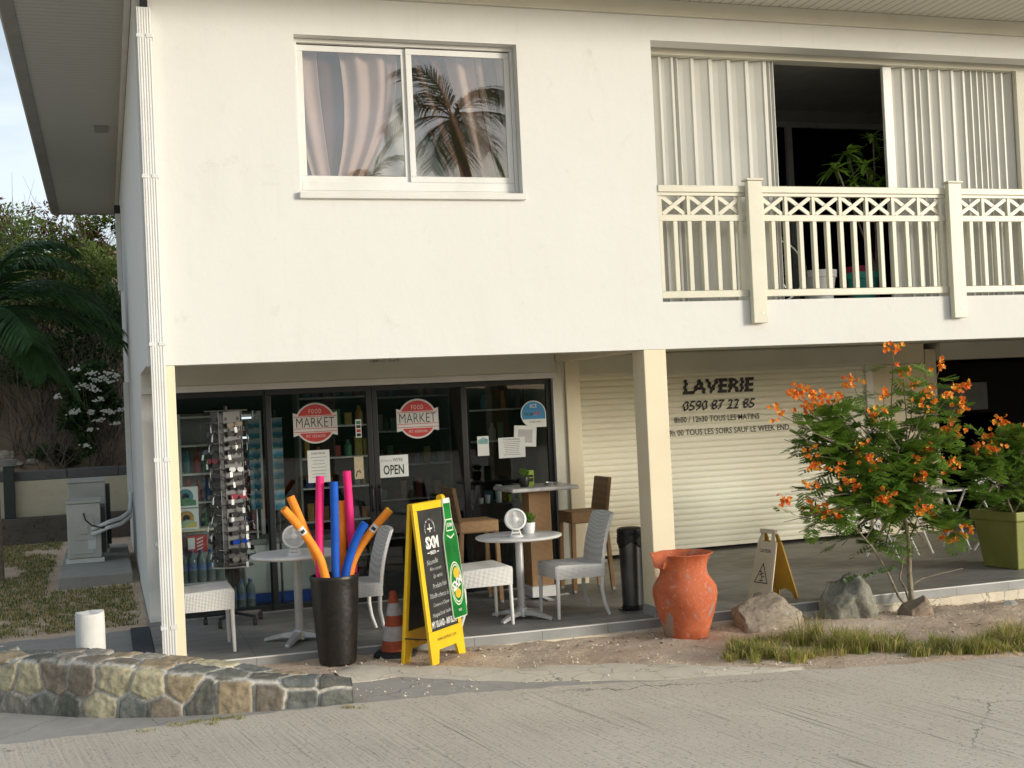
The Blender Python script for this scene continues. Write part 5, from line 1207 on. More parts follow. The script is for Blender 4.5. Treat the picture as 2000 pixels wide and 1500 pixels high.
# ================================================================ GARDEN, ROCKS, WALLS
# ---- field-stone wall, curved
ctrl = [(-2.2, .55), (-1.62, -.1), (-1.28, -.467), (-.92, -.77), (-.58, -1.06), (-.25, -1.25), (.1, -1.40), (.57, -1.545), (.91, -1.61), (1.05, -1.63)]
def smooth_path(c, n=14):
    p = [Vector((a, b_, 0)) for a, b_ in c]; o = []
    for i in range(len(p)-1):
        p0, p1, p2, p3 = p[max(i-1, 0)], p[i], p[i+1], p[min(i+2, len(p)-1)]
        for k in range(n): u = k/n; o.append(.5*((2*p1)+(p2-p0)*u+(2*p0-5*p1+4*p2-p3)*u*u+(3*p1-3*p2+p3-p0)*u**3))
    o.append(p[-1]); return o
path = smooth_path(ctrl); cum = [0]
for a, b_ in zip(path, path[1:]): cum.append(cum[-1]+(b_-a).length)
LT = cum[-1]
def pth(s_):
    s_ = max(0, min(LT, s_)); i = 0
    while i < len(cum)-2 and cum[i+1] < s_: i += 1
    f = (s_-cum[i])/(cum[i+1]-cum[i]); p = path[i].lerp(path[i+1], f); d = (path[i+1]-path[i]).normalized(); return p, d
def topz(x): return interp([(-2.2, .32), (-1.27, .285), (-.92, .295), (-.56, .29), (-.25, .235), (.1, .19), (.3, .165), (.6, .125), (.9, .095), (1.06, .075)], x)
def thick(x): return interp([(-2.2, .30), (-1.27, .30), (-.6, .34), (-.25, .42), (.1, .42), (.45, .36), (.8, .22), (1.06, .14)], x)
su, sv = .0105, .0105
U = int(LT/su); hF, wT = .42, .36
Vn = 66   # profile samples: front face then top
rs = np.random.RandomState(4)
seeds = []
def hgt_at(s_): p, d = pth(s_); return topz(p.x)-gz(p.x, p.y)+.05, thick(p.x)
s_ = rs.uniform(0, .1)
while s_ < LT:      # face: two courses where the wall is tall, one where it is low
    h_, th_ = hgt_at(s_)
    if h_ > .33: seeds.append((s_, h_*rs.uniform(.20, .30))); seeds.append((s_+.11+rs.uniform(-.05, .05), h_*rs.uniform(.66, .82))); s_ += rs.uniform(.20, .29)
    else: seeds.append((s_, h_*rs.uniform(.42, .55))); s_ += rs.uniform(.19, .25)
s_ = 0
while s_ < LT:
    h_, th_ = hgt_at(s_); seeds.append((s_, h_+th_*rs.uniform(.2, .4)))
    if th_ > .3: seeds.append((s_+.1, h_+th_*rs.uniform(.7, .9)))
    s_ += rs.uniform(.20, .32)
seeds = np.array(seeds); pal = [(.12, .12, .10), (.17, .175, .15), (.25, .205, .15), (.34, .27, .17), (.15, .16, .145), (.48, .43, .28), (.20, .17, .13), (.29, .265, .22)]
scol = rs.randint(0, len(pal), len(seeds)); shh = rs.uniform(.6, 1.3, len(seeds)); stilt = rs.uniform(-1, 1, (len(seeds), 2))
verts = []; cols = []
for i in range(U+1):
    s_ = i*LT/U; p, d = pth(s_); nrm = Vector((d.y, -d.x, 0)); x = p.x
    tz = topz(x)+.012*noise.noise(Vector((s_*3, 0, 0))); bz = gz(p.x, p.y)-.05; hh = tz-bz; th = thick(x); ro = .035
    for j in range(Vn+1):
        f = j/Vn*(hh+th)
        wob = Vector((noise.noise(Vector((s_*4, f*4, 1))), noise.noise(Vector((s_*4, f*4, 9)))))*.045
        dd = np.hypot((seeds[:, 0]-s_-wob.x), (seeds[:, 1]-f*(.84/max(.5, .84))-wob.y)*1.15); o_ = np.argsort(dd)[:2]; e = dd[o_[1]]-dd[o_[0]]
        k = min(1, max(0, (e-.013-.012*noise.noise(Vector((s_*7, f*7, 11))))/.016)); k = k*k*(3-2*k); q = int(o_[0])
        disp = k*(.024*shh[q]+.02*(stilt[q][0]*(seeds[q][0]-s_)*2.2+stilt[q][1]*(seeds[q][1]-f)*2.2))+.010*noise.noise(Vector((s_*17, f*17, 5)))*k+.004*noise.noise(Vector((s_*34, f*34, 5)))+.003*noise.noise(Vector((s_*60, f*60, 5)))
        if f <= hh: base = p+Vector((0, 0, bz+f)); nn_ = nrm; batter = .02*(f/hh); base -= nrm*batter
        else: base = p-nrm*(f-hh+.02)+Vector((0, 0, tz)); nn_ = Vector((0, 0, 1)); disp *= .75
        if abs(f-hh) < .03: base -= (nrm+Vector((0, 0, 1)))*.5*(.03-abs(f-hh))*.5
        verts.append(base+nn_*disp); c_ = pal[int(scol[q])]; g_ = 1+.35*noise.noise(Vector((s_*9, f*9, 2)))
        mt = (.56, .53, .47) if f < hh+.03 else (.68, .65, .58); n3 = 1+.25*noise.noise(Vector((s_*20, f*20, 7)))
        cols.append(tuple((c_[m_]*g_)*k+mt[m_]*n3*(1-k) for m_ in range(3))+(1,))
faces = [(i*(Vn+1)+j, (i+1)*(Vn+1)+j, (i+1)*(Vn+1)+j+1, i*(Vn+1)+j+1) for i in range(U) for j in range(Vn)]
nv = len(verts)
# back face and end cap
for i in range(U+1):
    l = verts[i*(Vn+1)+Vn]; verts.append(Vector((l.x, l.y, gz(l.x, l.y)-.1))); cols.append((.3, .28, .25, 1))
faces += [(i*(Vn+1)+Vn, (i+1)*(Vn+1)+Vn, nv+i+1, nv+i) for i in range(U)]
faces.append(tuple(U*(Vn+1)+j for j in range(Vn+1))+(nv+U,))
mb = MB(); mb.v = [tuple(v_) for v_ in verts]; mb.f = faces; mb.m = [0]*len(faces)
sw = mb.build('stone_wall', M['stone'], None, smooth=False); ca = sw.data.color_attributes.new('Col', 'FLOAT_COLOR', 'POINT'); ca.data.foreach_set('color', [c_ for v_ in cols for c_ in v_])
sw.data.polygons.foreach_set('use_smooth', [True]*len(sw.data.polygons))
tag(sw, 'low curved field-stone wall with pale mortar along the road', 'wall')

def rock(name, loc, r3, label, mat_, seed, flat_=0, hole=False):
    bm = bmesh.new(); bmesh.ops.create_icosphere(bm, subdivisions=5, radius=1); rr = random.Random(seed)
    planes = [(Vector((rr.uniform(-1, 1), rr.uniform(-1, 1), rr.uniform(-.6, 1))).normalized(), rr.uniform(.62, .85)) for _ in range(15)]
    for v in bm.verts:
        p = v.co.copy()
        for n_, d_ in planes:
            k = p.dot(n_)
            if k > d_: p -= n_*(k-d_)*.98
        if hole:
            q = (p-Vector((-.45, -.1, .75))).length
            if q < .42: p.z -= (.42-q)*1.1
            q = abs(p.x-.0+.1*math.sin(4*p.z)); 
            if p.y < 0 and q < .22: p.y += (.22-q)*.9
        p *= 1+.10*noise.noise(p*1.8+Vector((seed, 0, 0)))+.05*noise.noise(p*5+Vector((seed, 0, 0)))+.03*noise.noise(p*11)+.012*noise.noise(p*25)
        v.co = Vector((p.x*r3[0], p.y*r3[1], p.z*r3[2]))
    me = bpy.data.meshes.new(name); bm.to_mesh(me); bm.free(); me.materials.append(mat_); me.polygons.foreach_set('use_smooth', [True]*len(me.polygons))
    o = bpy.data.objects.new(name, me); COL.objects.link(o); o.location = loc; o.rotation_euler = (0, 0, rr.uniform(-.3, .3)); return tag(o, label, 'rock')
def stonem(name, c1, c2, c3):
    m, t, b = newmat(name); c = ramp(t, noise_tex(t, 6, 9, .7), [(.35, c1), (.62, c2)]); c = mixc(t, ramp(t, noise_tex(t, 14, 9, .75, dist=1.5), [(.52, (0, 0, 0)), (.64, (.9,)*3)]), c, c3)
    t.links.new(c, b.inputs['Base Color']); b.inputs['Roughness'].default_value = .9; p = bump(t, b, noise_tex(t, 9, 9, .75), .8, .03); bump(t, b, noise_tex(t, 60, 5), .6, .006, p); return m
tan = stonem('tan_rock', (.26, .21, .15), (.42, .36, .28), (.17, .14, .11)); grn = stonem('green_rock', (.15, .15, .12), (.30, .29, .23), (.40, .36, .26)); tan2 = stonem('brown_rock', (.22, .16, .11), (.34, .26, .18), (.14, .11, .09))
rock('rock', (5.04, -.28, -.075), (.43, .25, .235), 'pale tan boulder lying in front of the caution sign', tan, 3)
rock('rock', (5.84, -.26, -.03), (.315, .24, .33), 'grey-green boulder with a hollow on top, between the pale boulder and the tree', grn, 8, hole=True)
rock('rock', (6.43, -.42, -.15), (.19, .15, .20), 'small brown rock at the foot of the flowering tree', tan2, 12)
rock('rock', (7.5, -.42, -.15), (.10, .07, .04), 'flat grey stone lying in the soil right of the flowering tree', M['cement'], 15)

# ---- leaf debris and pebbles : uncountable
mb = MB(); rr = random.Random(31)
for _ in range(4200):
    x = rr.uniform(1.0, 8.6); y = rr.uniform(-1.9, -.05)
    if y < interp(KB, x)+.05: continue
    if rr.random() > (.12+.88*max(0, 1-abs(y+.16)/.3))*(.35+.65*(noise.noise(Vector((x*1.3, y*1.3, 4)))+.5)): continue
    s_ = rr.uniform(.006, .022); a = rr.uniform(0, 6.28); z = zground(x, y)+.003; dx, dy = math.cos(a)*s_, math.sin(a)*s_
    mb.add([(x-dx, y-dy, z), (x+dy*.45, y-dx*.45, z+rr.uniform(0, .01)), (x+dx, y+dy, z+rr.uniform(0, .008)), (x-dy*.45, y+dx*.45, z+.004)], [(0, 1, 2, 3)])
tag(mb.build('dead_leaves', leafm('dead_leaf', (.26, .12, .06), (.13, .075, .04), 9), None), 'scattered reddish dead leaves on the soil beside the terrace', 'dead leaves', kind='stuff')
mb = MB()
for _ in range(1300):
    x = rr.uniform(.9, 8.8); y = rr.uniform(-2.2, -.05); k = rr.random()**3
    if y < interp(RE, x)+.03: continue
    s_ = .004+.014*k; z = zground(x, y)+.002; q = [rr.uniform(.6, 1.2)*s_ for _ in range(6)]
    if y < interp(KB, x) and x < 4.2: z += .02
    mb.add([(x-q[0], y, z), (x, y-q[1], z), (x+q[2], y, z), (x, y+q[3], z), (x, y, z+q[4]), (x, y, z-.004)], [(0, 1, 4), (1, 2, 4), (2, 3, 4), (3, 0, 4), (0, 5, 1), (1, 5, 2), (2, 5, 3), (3, 5, 0)])
tag(mb.build('gravel', M['kerb'], None), 'small pale pebbles scattered over the soil verge', 'gravel', kind='stuff')
# ---- grass
def tuft(mb, x, y, z, n, h, spread, rr, lean=.5):
    for _ in range(n):
        a = rr.uniform(0, 2*PI); r0 = rr.uniform(0, spread); L = h*rr.uniform(.45, 1.15); l_ = rr.uniform(.1, 1)*lean
        c_ = Vector((x+r0*math.cos(a), y+r0*math.sin(a), z-.01)); a += rr.uniform(-.8, .8); d = Vector((math.cos(a), math.sin(a), 0)); w = rr.uniform(.0022, .0045); s_ = Vector((-d.y, d.x, 0))*w
        p1 = c_+Vector((0, 0, L*.5))+d*L*.16*l_; p2 = c_+Vector((0, 0, L*(.95-.25*l_)))+d*L*.75*l_
        mb.mi = 1 if rr.random() < .42 else 0
        mb.add([c_-s_, c_+s_, p1+s_*.85, p1-s_*.85, p2], [(0, 1, 2, 3), (3, 2, 4)])
mb = MB(); rr = random.Random(77)
for _ in range(420):
    f = rr.random(); px_ = 1420+f*640; dd_ = rr.random()
    base = atg(px_, (1296 if f < .25 else 1290-f*14)-dd_*(34+16*math.sin(f*7)))
    if base.y < interp(RE, base.x)+.05: continue
    dens = .85+.8*noise.noise(Vector((base.x*2.6, base.y*2.6, 0)))
    if rr.random() > dens: continue
    tuft(mb, base.x, base.y, ngz(base.x, base.y), rr.randint(16, 40), rr.uniform(.12, .23)*(.85+.9*noise.noise(Vector((base.x*1.9, base.y*3, 5)))), .05, rr, 1.35)
mb.mi = 0
tag(mb.build('grass', [M['grass'], M['dry']], None), 'clumps of green and dry grass along the road edge in front of the boulders', 'grass', kind='stuff')
mb = MB()
for (a_, b_, n_) in ((280, 1436, 4), (345, 1425, 6), (385, 1418, 9), (430, 1414, 10), (460, 1410, 6), (410, 1420, 6), (693, 1390, 7)):
    for _ in range(n_): g_ = atg(a_+rr.uniform(-18, 18), b_+rr.uniform(-4, 3)); tuft(mb, g_.x, g_.y, gz(g_.x, g_.y)+.012, 22, .045, .03, rr, 1.2)
mb.mi = 0; tag(mb.build('weeds', [M['grass'], M['dry']], None), 'low green weeds growing at the foot of the stone wall', 'weeds', kind='stuff')
mb = MB()
for _ in range(12500):
    x = rr.uniform(-4.2, -.25); y = rr.uniform(2.6, 12.2)
    if x > -1.25 and y > 5.6: continue
    if noise.noise(Vector((x*1.3, y*.7, 0)))+.25*rr.random() < -.2: continue
    tuft(mb, x, y, ngz(x, y)+.0, 9, .06, .06, rr, 1.2)
mb.mi = 0; tag(mb.build('lawn', [leafm('lawn_blade', (.11, .20, .05), (.06, .12, .03), 3), M['dry']], None), 'patchy short grass beside the building behind the white bollard', 'grass', kind='stuff')

# ---- bollard, mat, steps
t = thing('white_bollard', 'short thick white concrete bollard behind the stone wall', 'bollard', (-.655, -.1, gz(-.65, -.1)-.02))
MB().lathe([(0, 0), (.107, 0), (.107, .60), (.103, .625), (.0, .632)], 40, fn=lambda r_, z_, a: (r_+.0015*math.sin(3*a+z_*14), z_+(.008*math.sin(2*a+1) if z_ > .61 else 0))).build('body', pm('chalky_white', (.72, .71, .69), (.62, .61, .58), 5, .8, bs=.25, bscale=40), t, smooth=True)
tag(MB().box(-.335, -.165, .85, 2.25, -.03, .0).build('floor_mat', pm('slate_mat', (.035, .045, .055), (.025, .032, .04), 9, .8, bs=.4, bscale=90), None, bevel=.004), 'dark grey mat lying beside the side opening of the porch', 'mat')
# ---- AC units on their slab
rr = random.Random(3)
tag(MB().box(-1.10, -.235, 5.8, 9.6, -.25, .125).build('equipment_slab', M['cement'], None, bevel=.02, seg=3), 'raised concrete slab carrying the air conditioning units', 'slab')
acp = pm('beige_metal', (.58, .57, .52), (.50, .49, .44), 3, .45)
def ac(loc, w, d, h, label, detail=True):
    t = thing('air_conditioner', label, 'air conditioner', loc, 0, 'outdoor air conditioner units')
    MB().box(-w/2, w/2, -d/2, d/2, .06, h).build('casing', acp, t, bevel=.02, seg=3)
    MB().box(-w/2-.012, w/2+.012, -d/2-.012, d/2+.012, h+.0005, h+.035).build('top_cover', acp, t, bevel=.012)
    MB().box(-w/2-.03, w/2+.03, -d/2+.02, -d/2+.13, 0, .059).build('foot', M['white'], t, bevel=.006); MB().box(-w/2-.03, w/2+.03, d/2-.13, d/2-.02, 0, .059).build('foot', M['white'], t, bevel=.006)
    MB().box(w/2+.0005, w/2+.06, -d/2+.04, d/2-.04, .12, h-.06).build('fan_guard', M['black'], t, bevel=.004)
    if detail:
        mb = MB(); mb.box(-w*.30, w*.30, -d/2-.018, -d/2-.0005, .30, h-.22); mb.box(-w*.36, w*.28, -d/2-.010, -d/2-.0005, .12, h-.16); o = mb.build('service_panel', acp, t, bevel=.006)
        MB().box(-w*.12, w*.12, -d/2-.035, -d/2-.0185, h-.40, h-.28).build('handle_recess', acp, o, bevel=.01)
        MB().box(w*.10, w*.34, -d/2-.012, -d/2-.0105, .18, .42).build('rating_label', M['paper'], t)
    return t
ac((-.80, 7.60, .126), .42, .80, .78, 'nearer beige air conditioner with grey pipes beside the white wall')
ac((-.77, 8.75, .126), .50, .80, 1.0, 'taller beige air conditioner standing behind the other one')
t = thing('cooling_pipes', 'white insulated pipes bending from the air conditioner to the wall', 'pipe', (0, 0, 0))
for k, (dz, dy) in enumerate(((0, 0), (.07, .06))):
    MB().tube([(-.70, 7.19, .50+dz), (-.64, 7.12, .52+dz), (-.5, 7.1, .58+dz), (-.34, 7.3+dy, .60+dz), (-.22, 7.6+dy, .66+dz), (-.195, 7.95+dy, .78+dz), (-.19, 8.03+dy, 1.0)], .026, 12).build('insulated_pipe', M['pvc'], t, smooth=True)
MB().tube([(-.80, 7.17, .78), (-.78, 7.10, .70), (-.7, 7.08, .62), (-.5, 7.1, .56)], .010, 8).build('power_cable', M['black'], t, smooth=True)
# ---- retaining walls at the back
t = thing('retaining_wall', 'cream garden wall on a dark stone base with grey blocks on top', 'wall', (0, 0, 0))
WYb = 12.35
MB().box(-9, 9, WYb, 13.0, -.3, .42).build('stone_base', M['darkstone'], t, bevel=.01)
MB().box(-9, 9, WYb+.22, WYb+.45, .421, 1.03).build('wall', M['creamwall'], t, bevel=.008)
x = -9
while x < 6:
    w = RN.uniform(.78, .95); MB().box(x, x+w-.012, WYb+.26, WYb+.62, 1.031, 1.031+RN.uniform(.15, .18)).build('block', M['block'], t, bevel=.01); x += w
t = thing('post_light', 'dark green garden post light with a wide cap on the retaining wall', 'lamp', (-2.06, 12.5, .421))
MB().box(-.085, .085, -.085, .085, 0, .88).build('post', pm('dark_green_metal', (.03, .045, .04), None, 5, .5), t, bevel=.01); MB().lathe([(0, .88), (.12, .88), (.15, .96), (.16, .99), (0, 1.0)], 24).build('cap', M['grey'], t, smooth=True)

# ---- shrubs
def leafclump(mb, c, r3, n, L, w, rr, mi=0, gap=.0):
    for _ in range(n):
        d = Vector((rr.gauss(0, 1), rr.gauss(0, 1), rr.gauss(0, 1))).normalized(); k = rr.random()**.45
        p = Vector(c)+Vector((d.x*r3[0], d.y*r3[1], d.z*r3[2]))*k
        if noise.noise(p*2.3) < -.12+gap: continue
        e = (d+Vector((rr.uniform(-.9, .9), rr.uniform(-.9, .9), rr.uniform(-.6, .6)))).normalized(); s_ = e.cross(Vector((rr.uniform(-1, 1), rr.uniform(-1, 1), 1))).normalized()*w/2; l_ = L*rr.uniform(.6, 1.2)
        mb.mi = mi; mb.add([p, p+e*l_*.5-s_, p+e*l_, p+e*l_*.5+s_], [(0, 1, 2, 3)])
def twigs(mb, base, h, n, rr, spread=.8, r_=.012):
    for _ in range(n):
        a = rr.uniform(0, 2*PI); p = Vector(base)+Vector((rr.uniform(-.2, .2), rr.uniform(-.2, .2), 0)); d = Vector((math.cos(a)*spread*rr.uniform(.1, 1), math.sin(a)*spread*rr.uniform(.1, 1), 1)).normalized(); pts = [p]; L = h*rr.uniform(.5, 1.1)/5
        for i in range(5):
            d = (d+Vector((rr.uniform(-.35, .35), rr.uniform(-.35, .35), rr.uniform(-.15, .25)))).normalized(); pts.append(pts[-1]+d*L)
            if i > 0:
                e = (d+Vector((rr.uniform(-1, 1), rr.uniform(-1, 1), rr.uniform(-.2, .8)))).normalized(); q = pts[-1]; mb.tube([q, q+e*L*.8, q+e*L*1.3+Vector((0, 0, L*.3))], [r_*.45, r_*.3, r_*.15], 3, False)
        mb.tube(pts, [r_, r_*.85, r_*.7, r_*.55, r_*.4, r_*.2], 4, False)
def shrub(px_, py_, Y_, r3, n, mats, label, L=.10, w=.05, h=.9, name='shrub', tw=8, group='shrubs on the slope behind the wall', gap=0):
    c_ = at(px_, py_, Y_); g_ = hillz(c_.x, Y_); t = thing(name, label, 'shrub', (c_.x, c_.y, g_), 0, group); rr = random.Random(int(px_*7+py_)); o0 = Vector((c_.x, c_.y, g_))
    mb = MB()
    for _ in range(7): q = Vector((rr.uniform(-.6, .6)*r3[0], rr.uniform(-.6, .6)*r3[1], rr.uniform(-.6, .6)*r3[2])); leafclump(mb, c_-o0+q, (r3[0]*.55, r3[1]*.55, r3[2]*.5), n//4, L, w, rr, 0, gap)
    mb.mi = 0; mb.build('foliage', mats, t)
    mb = MB(); twigs(mb, (0, 0, -.05), max(.4, c_.z-g_+r3[2]*.9), tw, rr, .5); mb.build('stems', M['twigd'], t); return t, o0
shrub(200, 460, 15.5, (.9, .8, .55), 2600, M['leafy'], 'bright yellow-green shrub under the end of the eave')
shrub(110, 500, 15.8, (1.5, .9, .7), 3600, M['leafm'], 'olive shrub above the palm on the slope')
shrub(190, 560, 15.0, (.9, .9, .9), 3600, M['leafm'], 'tall olive shrub close to the white side wall')
shrub(20, 470, 17.5, (1.4, .9, .7), 2600, M['leafm'], 'olive shrub on the skyline at the left edge')
shrub(150, 640, 14.6, (1.1, .7, .8), 3400, M['leafd'], 'dark shrub behind the tip of the palm fronds')
shrub(220, 640, 14.2, (.5, .6, .9), 2200, M['leafd'], 'dark narrow shrub pressed against the building side', gap=.05)
shrub(90, 720, 14.6, (.9, .5, .35), 900, M['leafd'], 'thin dark shrub on the bare earth below the palm', gap=.1)
shrub(60, 610, 14.9, (1.0, .7, .6), 2600, M['leafm'], 'olive shrub in the middle of the slope behind the palm')
shrub(40, 720, 14.0, (.8, .5, .35), 1300, M['leafd'], 'dark spreading shrub on the earth left of the white flowers', gap=.05)
shrub(150, 560, 15.4, (.7, .6, .5), 1800, M['leafy'], 'yellow-green shrub in the gap below the eave')
shrub(-30, 640, 15.0, (1.2, .8, 1.0), 3000, M['leafd'], 'dark bush mostly outside the left edge')
shrub(120, 890, 13.5, (.5, .3, .16), 700, M['leafd'], 'low dark ground shrub above the grey blocks')
for (a_, b_, Y_, lb) in ((60, 430, 17.0, 'reddish bare shrub on the skyline left of the eave'), (150, 470, 15.6, 'reddish bare shrub beneath the eave corner'), (10, 445, 16.5, 'reddish bare shrub at the far left skyline')):
    c_ = at(a_, b_, Y_); g_ = hillz(c_.x, Y_); t = thing('dry_shrub', lb, 'shrub', (c_.x, c_.y, g_), 0, 'reddish dry shrubs on the skyline'); rr = random.Random(a_)
    mb = MB(); twigs(mb, (0, 0, 0), c_.z-g_+.55, 34, rr, 1.1, .014); mb.build('branches', M['twig'], t)
    mb = MB()
    for _ in range(26): q = Vector((rr.uniform(-.9, .9), rr.uniform(-.6, .6), c_.z-g_+rr.uniform(-.35, .35))); leafclump(mb, q, (.10, .10, .12), 26, .12, .035, rr, 0, -.5)
    mb.build('foliage', M['redleaf'], t)
for i, (a_, b_, Y_, h_) in enumerate(((120, 640, 14.2, 1.1), (60, 760, 13.8, 1.0), (180, 600, 14.3, 1.3), (200, 740, 13.4, 1.0), (100, 820, 13.3, .5))):
    c_ = at(a_, b_, Y_); g_ = hillz(c_.x, Y_); t = thing('dry_bush', ['tangle of pale dry branches behind the palm fronds', 'dry grassy branches on the brown earth under the palm', 'pale bare branches near the white wall', 'bare twigs behind the white flowers', 'small dry twigs on the lower slope'][i], 'bush', (c_.x, c_.y, g_), 0, 'leafless bushes on the slope')
    mb = MB(); twigs(mb, (0, 0, -.1), max(h_, c_.z-g_), 30, random.Random(i+50), 1.3, .010); mb.build('branches', M['twig'], t)
for i, (a_, b_, Y_, r3, mt, lb) in enumerate(((-180, 560, 15.5, (1.5, .9, 1.0), 'leafm', 'first olive shrub beyond the palm'), (-420, 600, 15.0, (1.4, .8, .9), 'leafd', 'dark shrub between two olive ones left of the palm'), (-650, 520, 16.5, (1.7, .9, 1.0), 'leafm', 'broad olive shrub high on the slope left of the palm'), (-330, 480, 17.5, (1.6, .9, .8), 'leafy', 'yellow-green shrub on the skyline left of the palm'), (-900, 620, 15.2, (1.6, .8, .9), 'leafd', 'large dark shrub near the end of the garden wall'), (-1150, 540, 16.0, (1.8, .9, 1.0), 'leafm', 'outermost olive shrub along the slope'), (-560, 740, 14.0, (1.2, .6, .5), 'leafd', 'low dark shrub on the earth above the grey blocks'))):
    shrub(a_, b_, Y_, r3, 1500, M[mt], lb, .14, .07)
# white flowering shrub
t, o0 = shrub(185, 800, 13.1, (.62, .35, .85), 3800, M['leafd'], 'dark shrub covered in white flower heads beside the building', .11, .06, group=None, name='flowering_shrub', tw=6)
rr = random.Random(8)
for (a_, b_) in ((148, 721), (180, 729), (203, 737), (210, 728), (188, 742), (226, 733), (215, 745), (160, 752), (150, 757), (178, 755), (112, 775), (195, 780), (186, 762), (150, 803), (140, 806), (179, 804), (205, 803), (215, 806), (236, 799), (194, 820), (225, 826), (175, 838), (170, 870)):
    c_ = at(a_, b_, 12.75)-o0; mb = MB()
    for _ in range(16): q = c_+Vector((rr.gauss(0, .045), rr.gauss(0, .03), rr.gauss(0, .018))); a = rr.uniform(0, 6); mb.add([q+Vector((.022*math.cos(a+k*PI/2), -.01+.01*math.sin(k), .018*math.sin(a+k*PI/2))) for k in range(4)], [(0, 1, 2, 3)])
    mb.build('flower_head', M['petal'], t)
# rocks on the slope
for i, (a_, b_, Y_, r_) in enumerate(((5, 845, 13.5, .16), (30, 875, 13.2, .12), (18, 815, 13.8, .10), (60, 850, 13.4, .09), (195, 893, 13.05, .07), (5, 895, 13.0, .13))):
    c_ = at(a_, b_, Y_); rock('rock', (c_.x, Y_, hillz(c_.x, Y_)+r_*.2), (r_*1.3, r_, r_*.8), ['pale stone on the slope at the left edge, above the other stones', 'pale flat stone low on the slope', 'small stone halfway up the bare slope', 'small stone right of the pale flat one on the slope', 'small white stone under the white-flowered shrub', 'stone resting on the grey blocks at the left edge'][i], tan, 40+i)
# ---- palms
def frond(mb_r, mb_l, base, az, elev, L, droop, rr, leaf=.42, n=46, w=.03, hang=.5):
    d = Vector((math.cos(az)*math.cos(elev), math.sin(az)*math.cos(elev), math.sin(elev))); pts = []; p = Vector(base)
    N_ = 16
    for i in range(N_+1):
        pts.append(p.copy()); d = (d-Vector((0, 0, droop/N_))).normalized(); p = p+d*L/N_
    mb_r.tube(pts, [.022*(1-.85*i/N_) for i in range(N_+1)], 5, False)
    for k in range(n):
        f = .12+.87*k/n; i = min(N_-1, int(f*N_)); u = f*N_-i; q = pts[i].lerp(pts[i+1], u); t_ = (pts[i+1]-pts[i]).normalized(); s_ = t_.cross(Vector((0, 0, 1))).normalized(); ln = leaf*math.sin(PI*(.12+.82*f))**.7*rr.uniform(.85, 1.1)
        for sd_ in (-1, 1):
            e = (s_*sd_*.8+t_*.75+Vector((0, 0, -.1+rr.uniform(-.15, .15)))).normalized(); up_ = t_.cross(e).normalized(); wv = up_.cross(e)*0+t_*w*.5
            p1 = q+e*ln*.5-Vector((0, 0, hang*ln*.12)); p2 = q+e*ln*.9-Vector((0, 0, hang*ln*.5)); mb_l.add([q-wv, q+wv, p1+wv*.9, p1-wv*.9, p2], [(0, 1, 2, 3), (3, 2, 4)])
def palm_tree(loc, trunk_h, fr_, label, seed, L=2.2, leaf=.45, tr=.13, lean=(0, 0), group=None, n=46):
    t = thing('palm_tree', label, 'palm tree', loc, 0, group); rr = random.Random(seed); top = Vector((lean[0], lean[1], trunk_h))
    MB().tube([(0, 0, -.2), (lean[0]*.3, lean[1]*.3, trunk_h*.4), (lean[0]*.7, lean[1]*.7, trunk_h*.75), top], [tr*1.25, tr, tr*.9, tr*.8], 14).build('trunk', M['bark'], t, smooth=True)
    for (az, el, l_, dr) in fr_:
        r_ = MB(); l = MB(); frond(r_, l, top, az, el, L*l_, dr, rr, leaf, n); o = r_.build('frond', M['palm'], t); l.build('leaflets', M['palm'], o)
    return t
palm_tree((-1.95, 7.3, 0), 3.45, [(R(-12), .75, .95, 1.9), (R(8), .35, .95, 1.2), (R(-30), 1.15, .85, 2.2), (R(35), .9, 1.0, 1.9), (R(-60), .3, .7, 1.3), (R(-5), -.25, .75, 1.2), (R(100), .8, 1, 1.7), (R(160), .5, 1, 1.6), (R(220), .7, 1, 1.8), (R(-15), 1.35, .8, 2.6), (R(60), .2, .8, 1.4), (R(-40), -.1, .65, 1.3)],
          'dark green palm hanging over the lawn at the left edge', 5, 2.15, .66, n=84)
# palms across the road, seen mirrored in the upper window
palm_tree((8.3, -15.6, -.2), 8.4, [(R(a), e, l, d) for a, e, l, d in ((10, .5, 1, 1.6), (55, .9, .9, 1.9), (95, .3, .9, 1.6), (140, .8, 1, 1.9), (185, .35, .9, 1.7), (225, .9, .9, 2), (265, .2, .8, 1.5), (310, .7, 1, 1.8), (340, 1.2, .8, 2.2), (160, 1.3, .8, 2.2), (200, -.2, .7, 1.4), (20, -.3, .7, 1.4), (100, -.3, .7, 1.3))],
          'palm tree across the road mirrored in the right pane of the upper window', 9, 2.3, .95, .14, (-1.35, 0), 'palms across the road')
palm_tree((4.9, -17.2, -.2), 7.3, [(R(a), e, l, d) for a, e, l, d in ((0, .6, 1, 1.8), (60, .5, .9, 1.9), (120, .7, .9, 1.8), (180, .5, 1, 1.8), (240, .4, .9, 1.7), (300, .8, .9, 2), (30, 1.2, .8, 2.2))],
          'smaller palm across the road mirrored low in the upper window', 19, 1.7, .5, .15, (.5, 0), 'palms across the road')

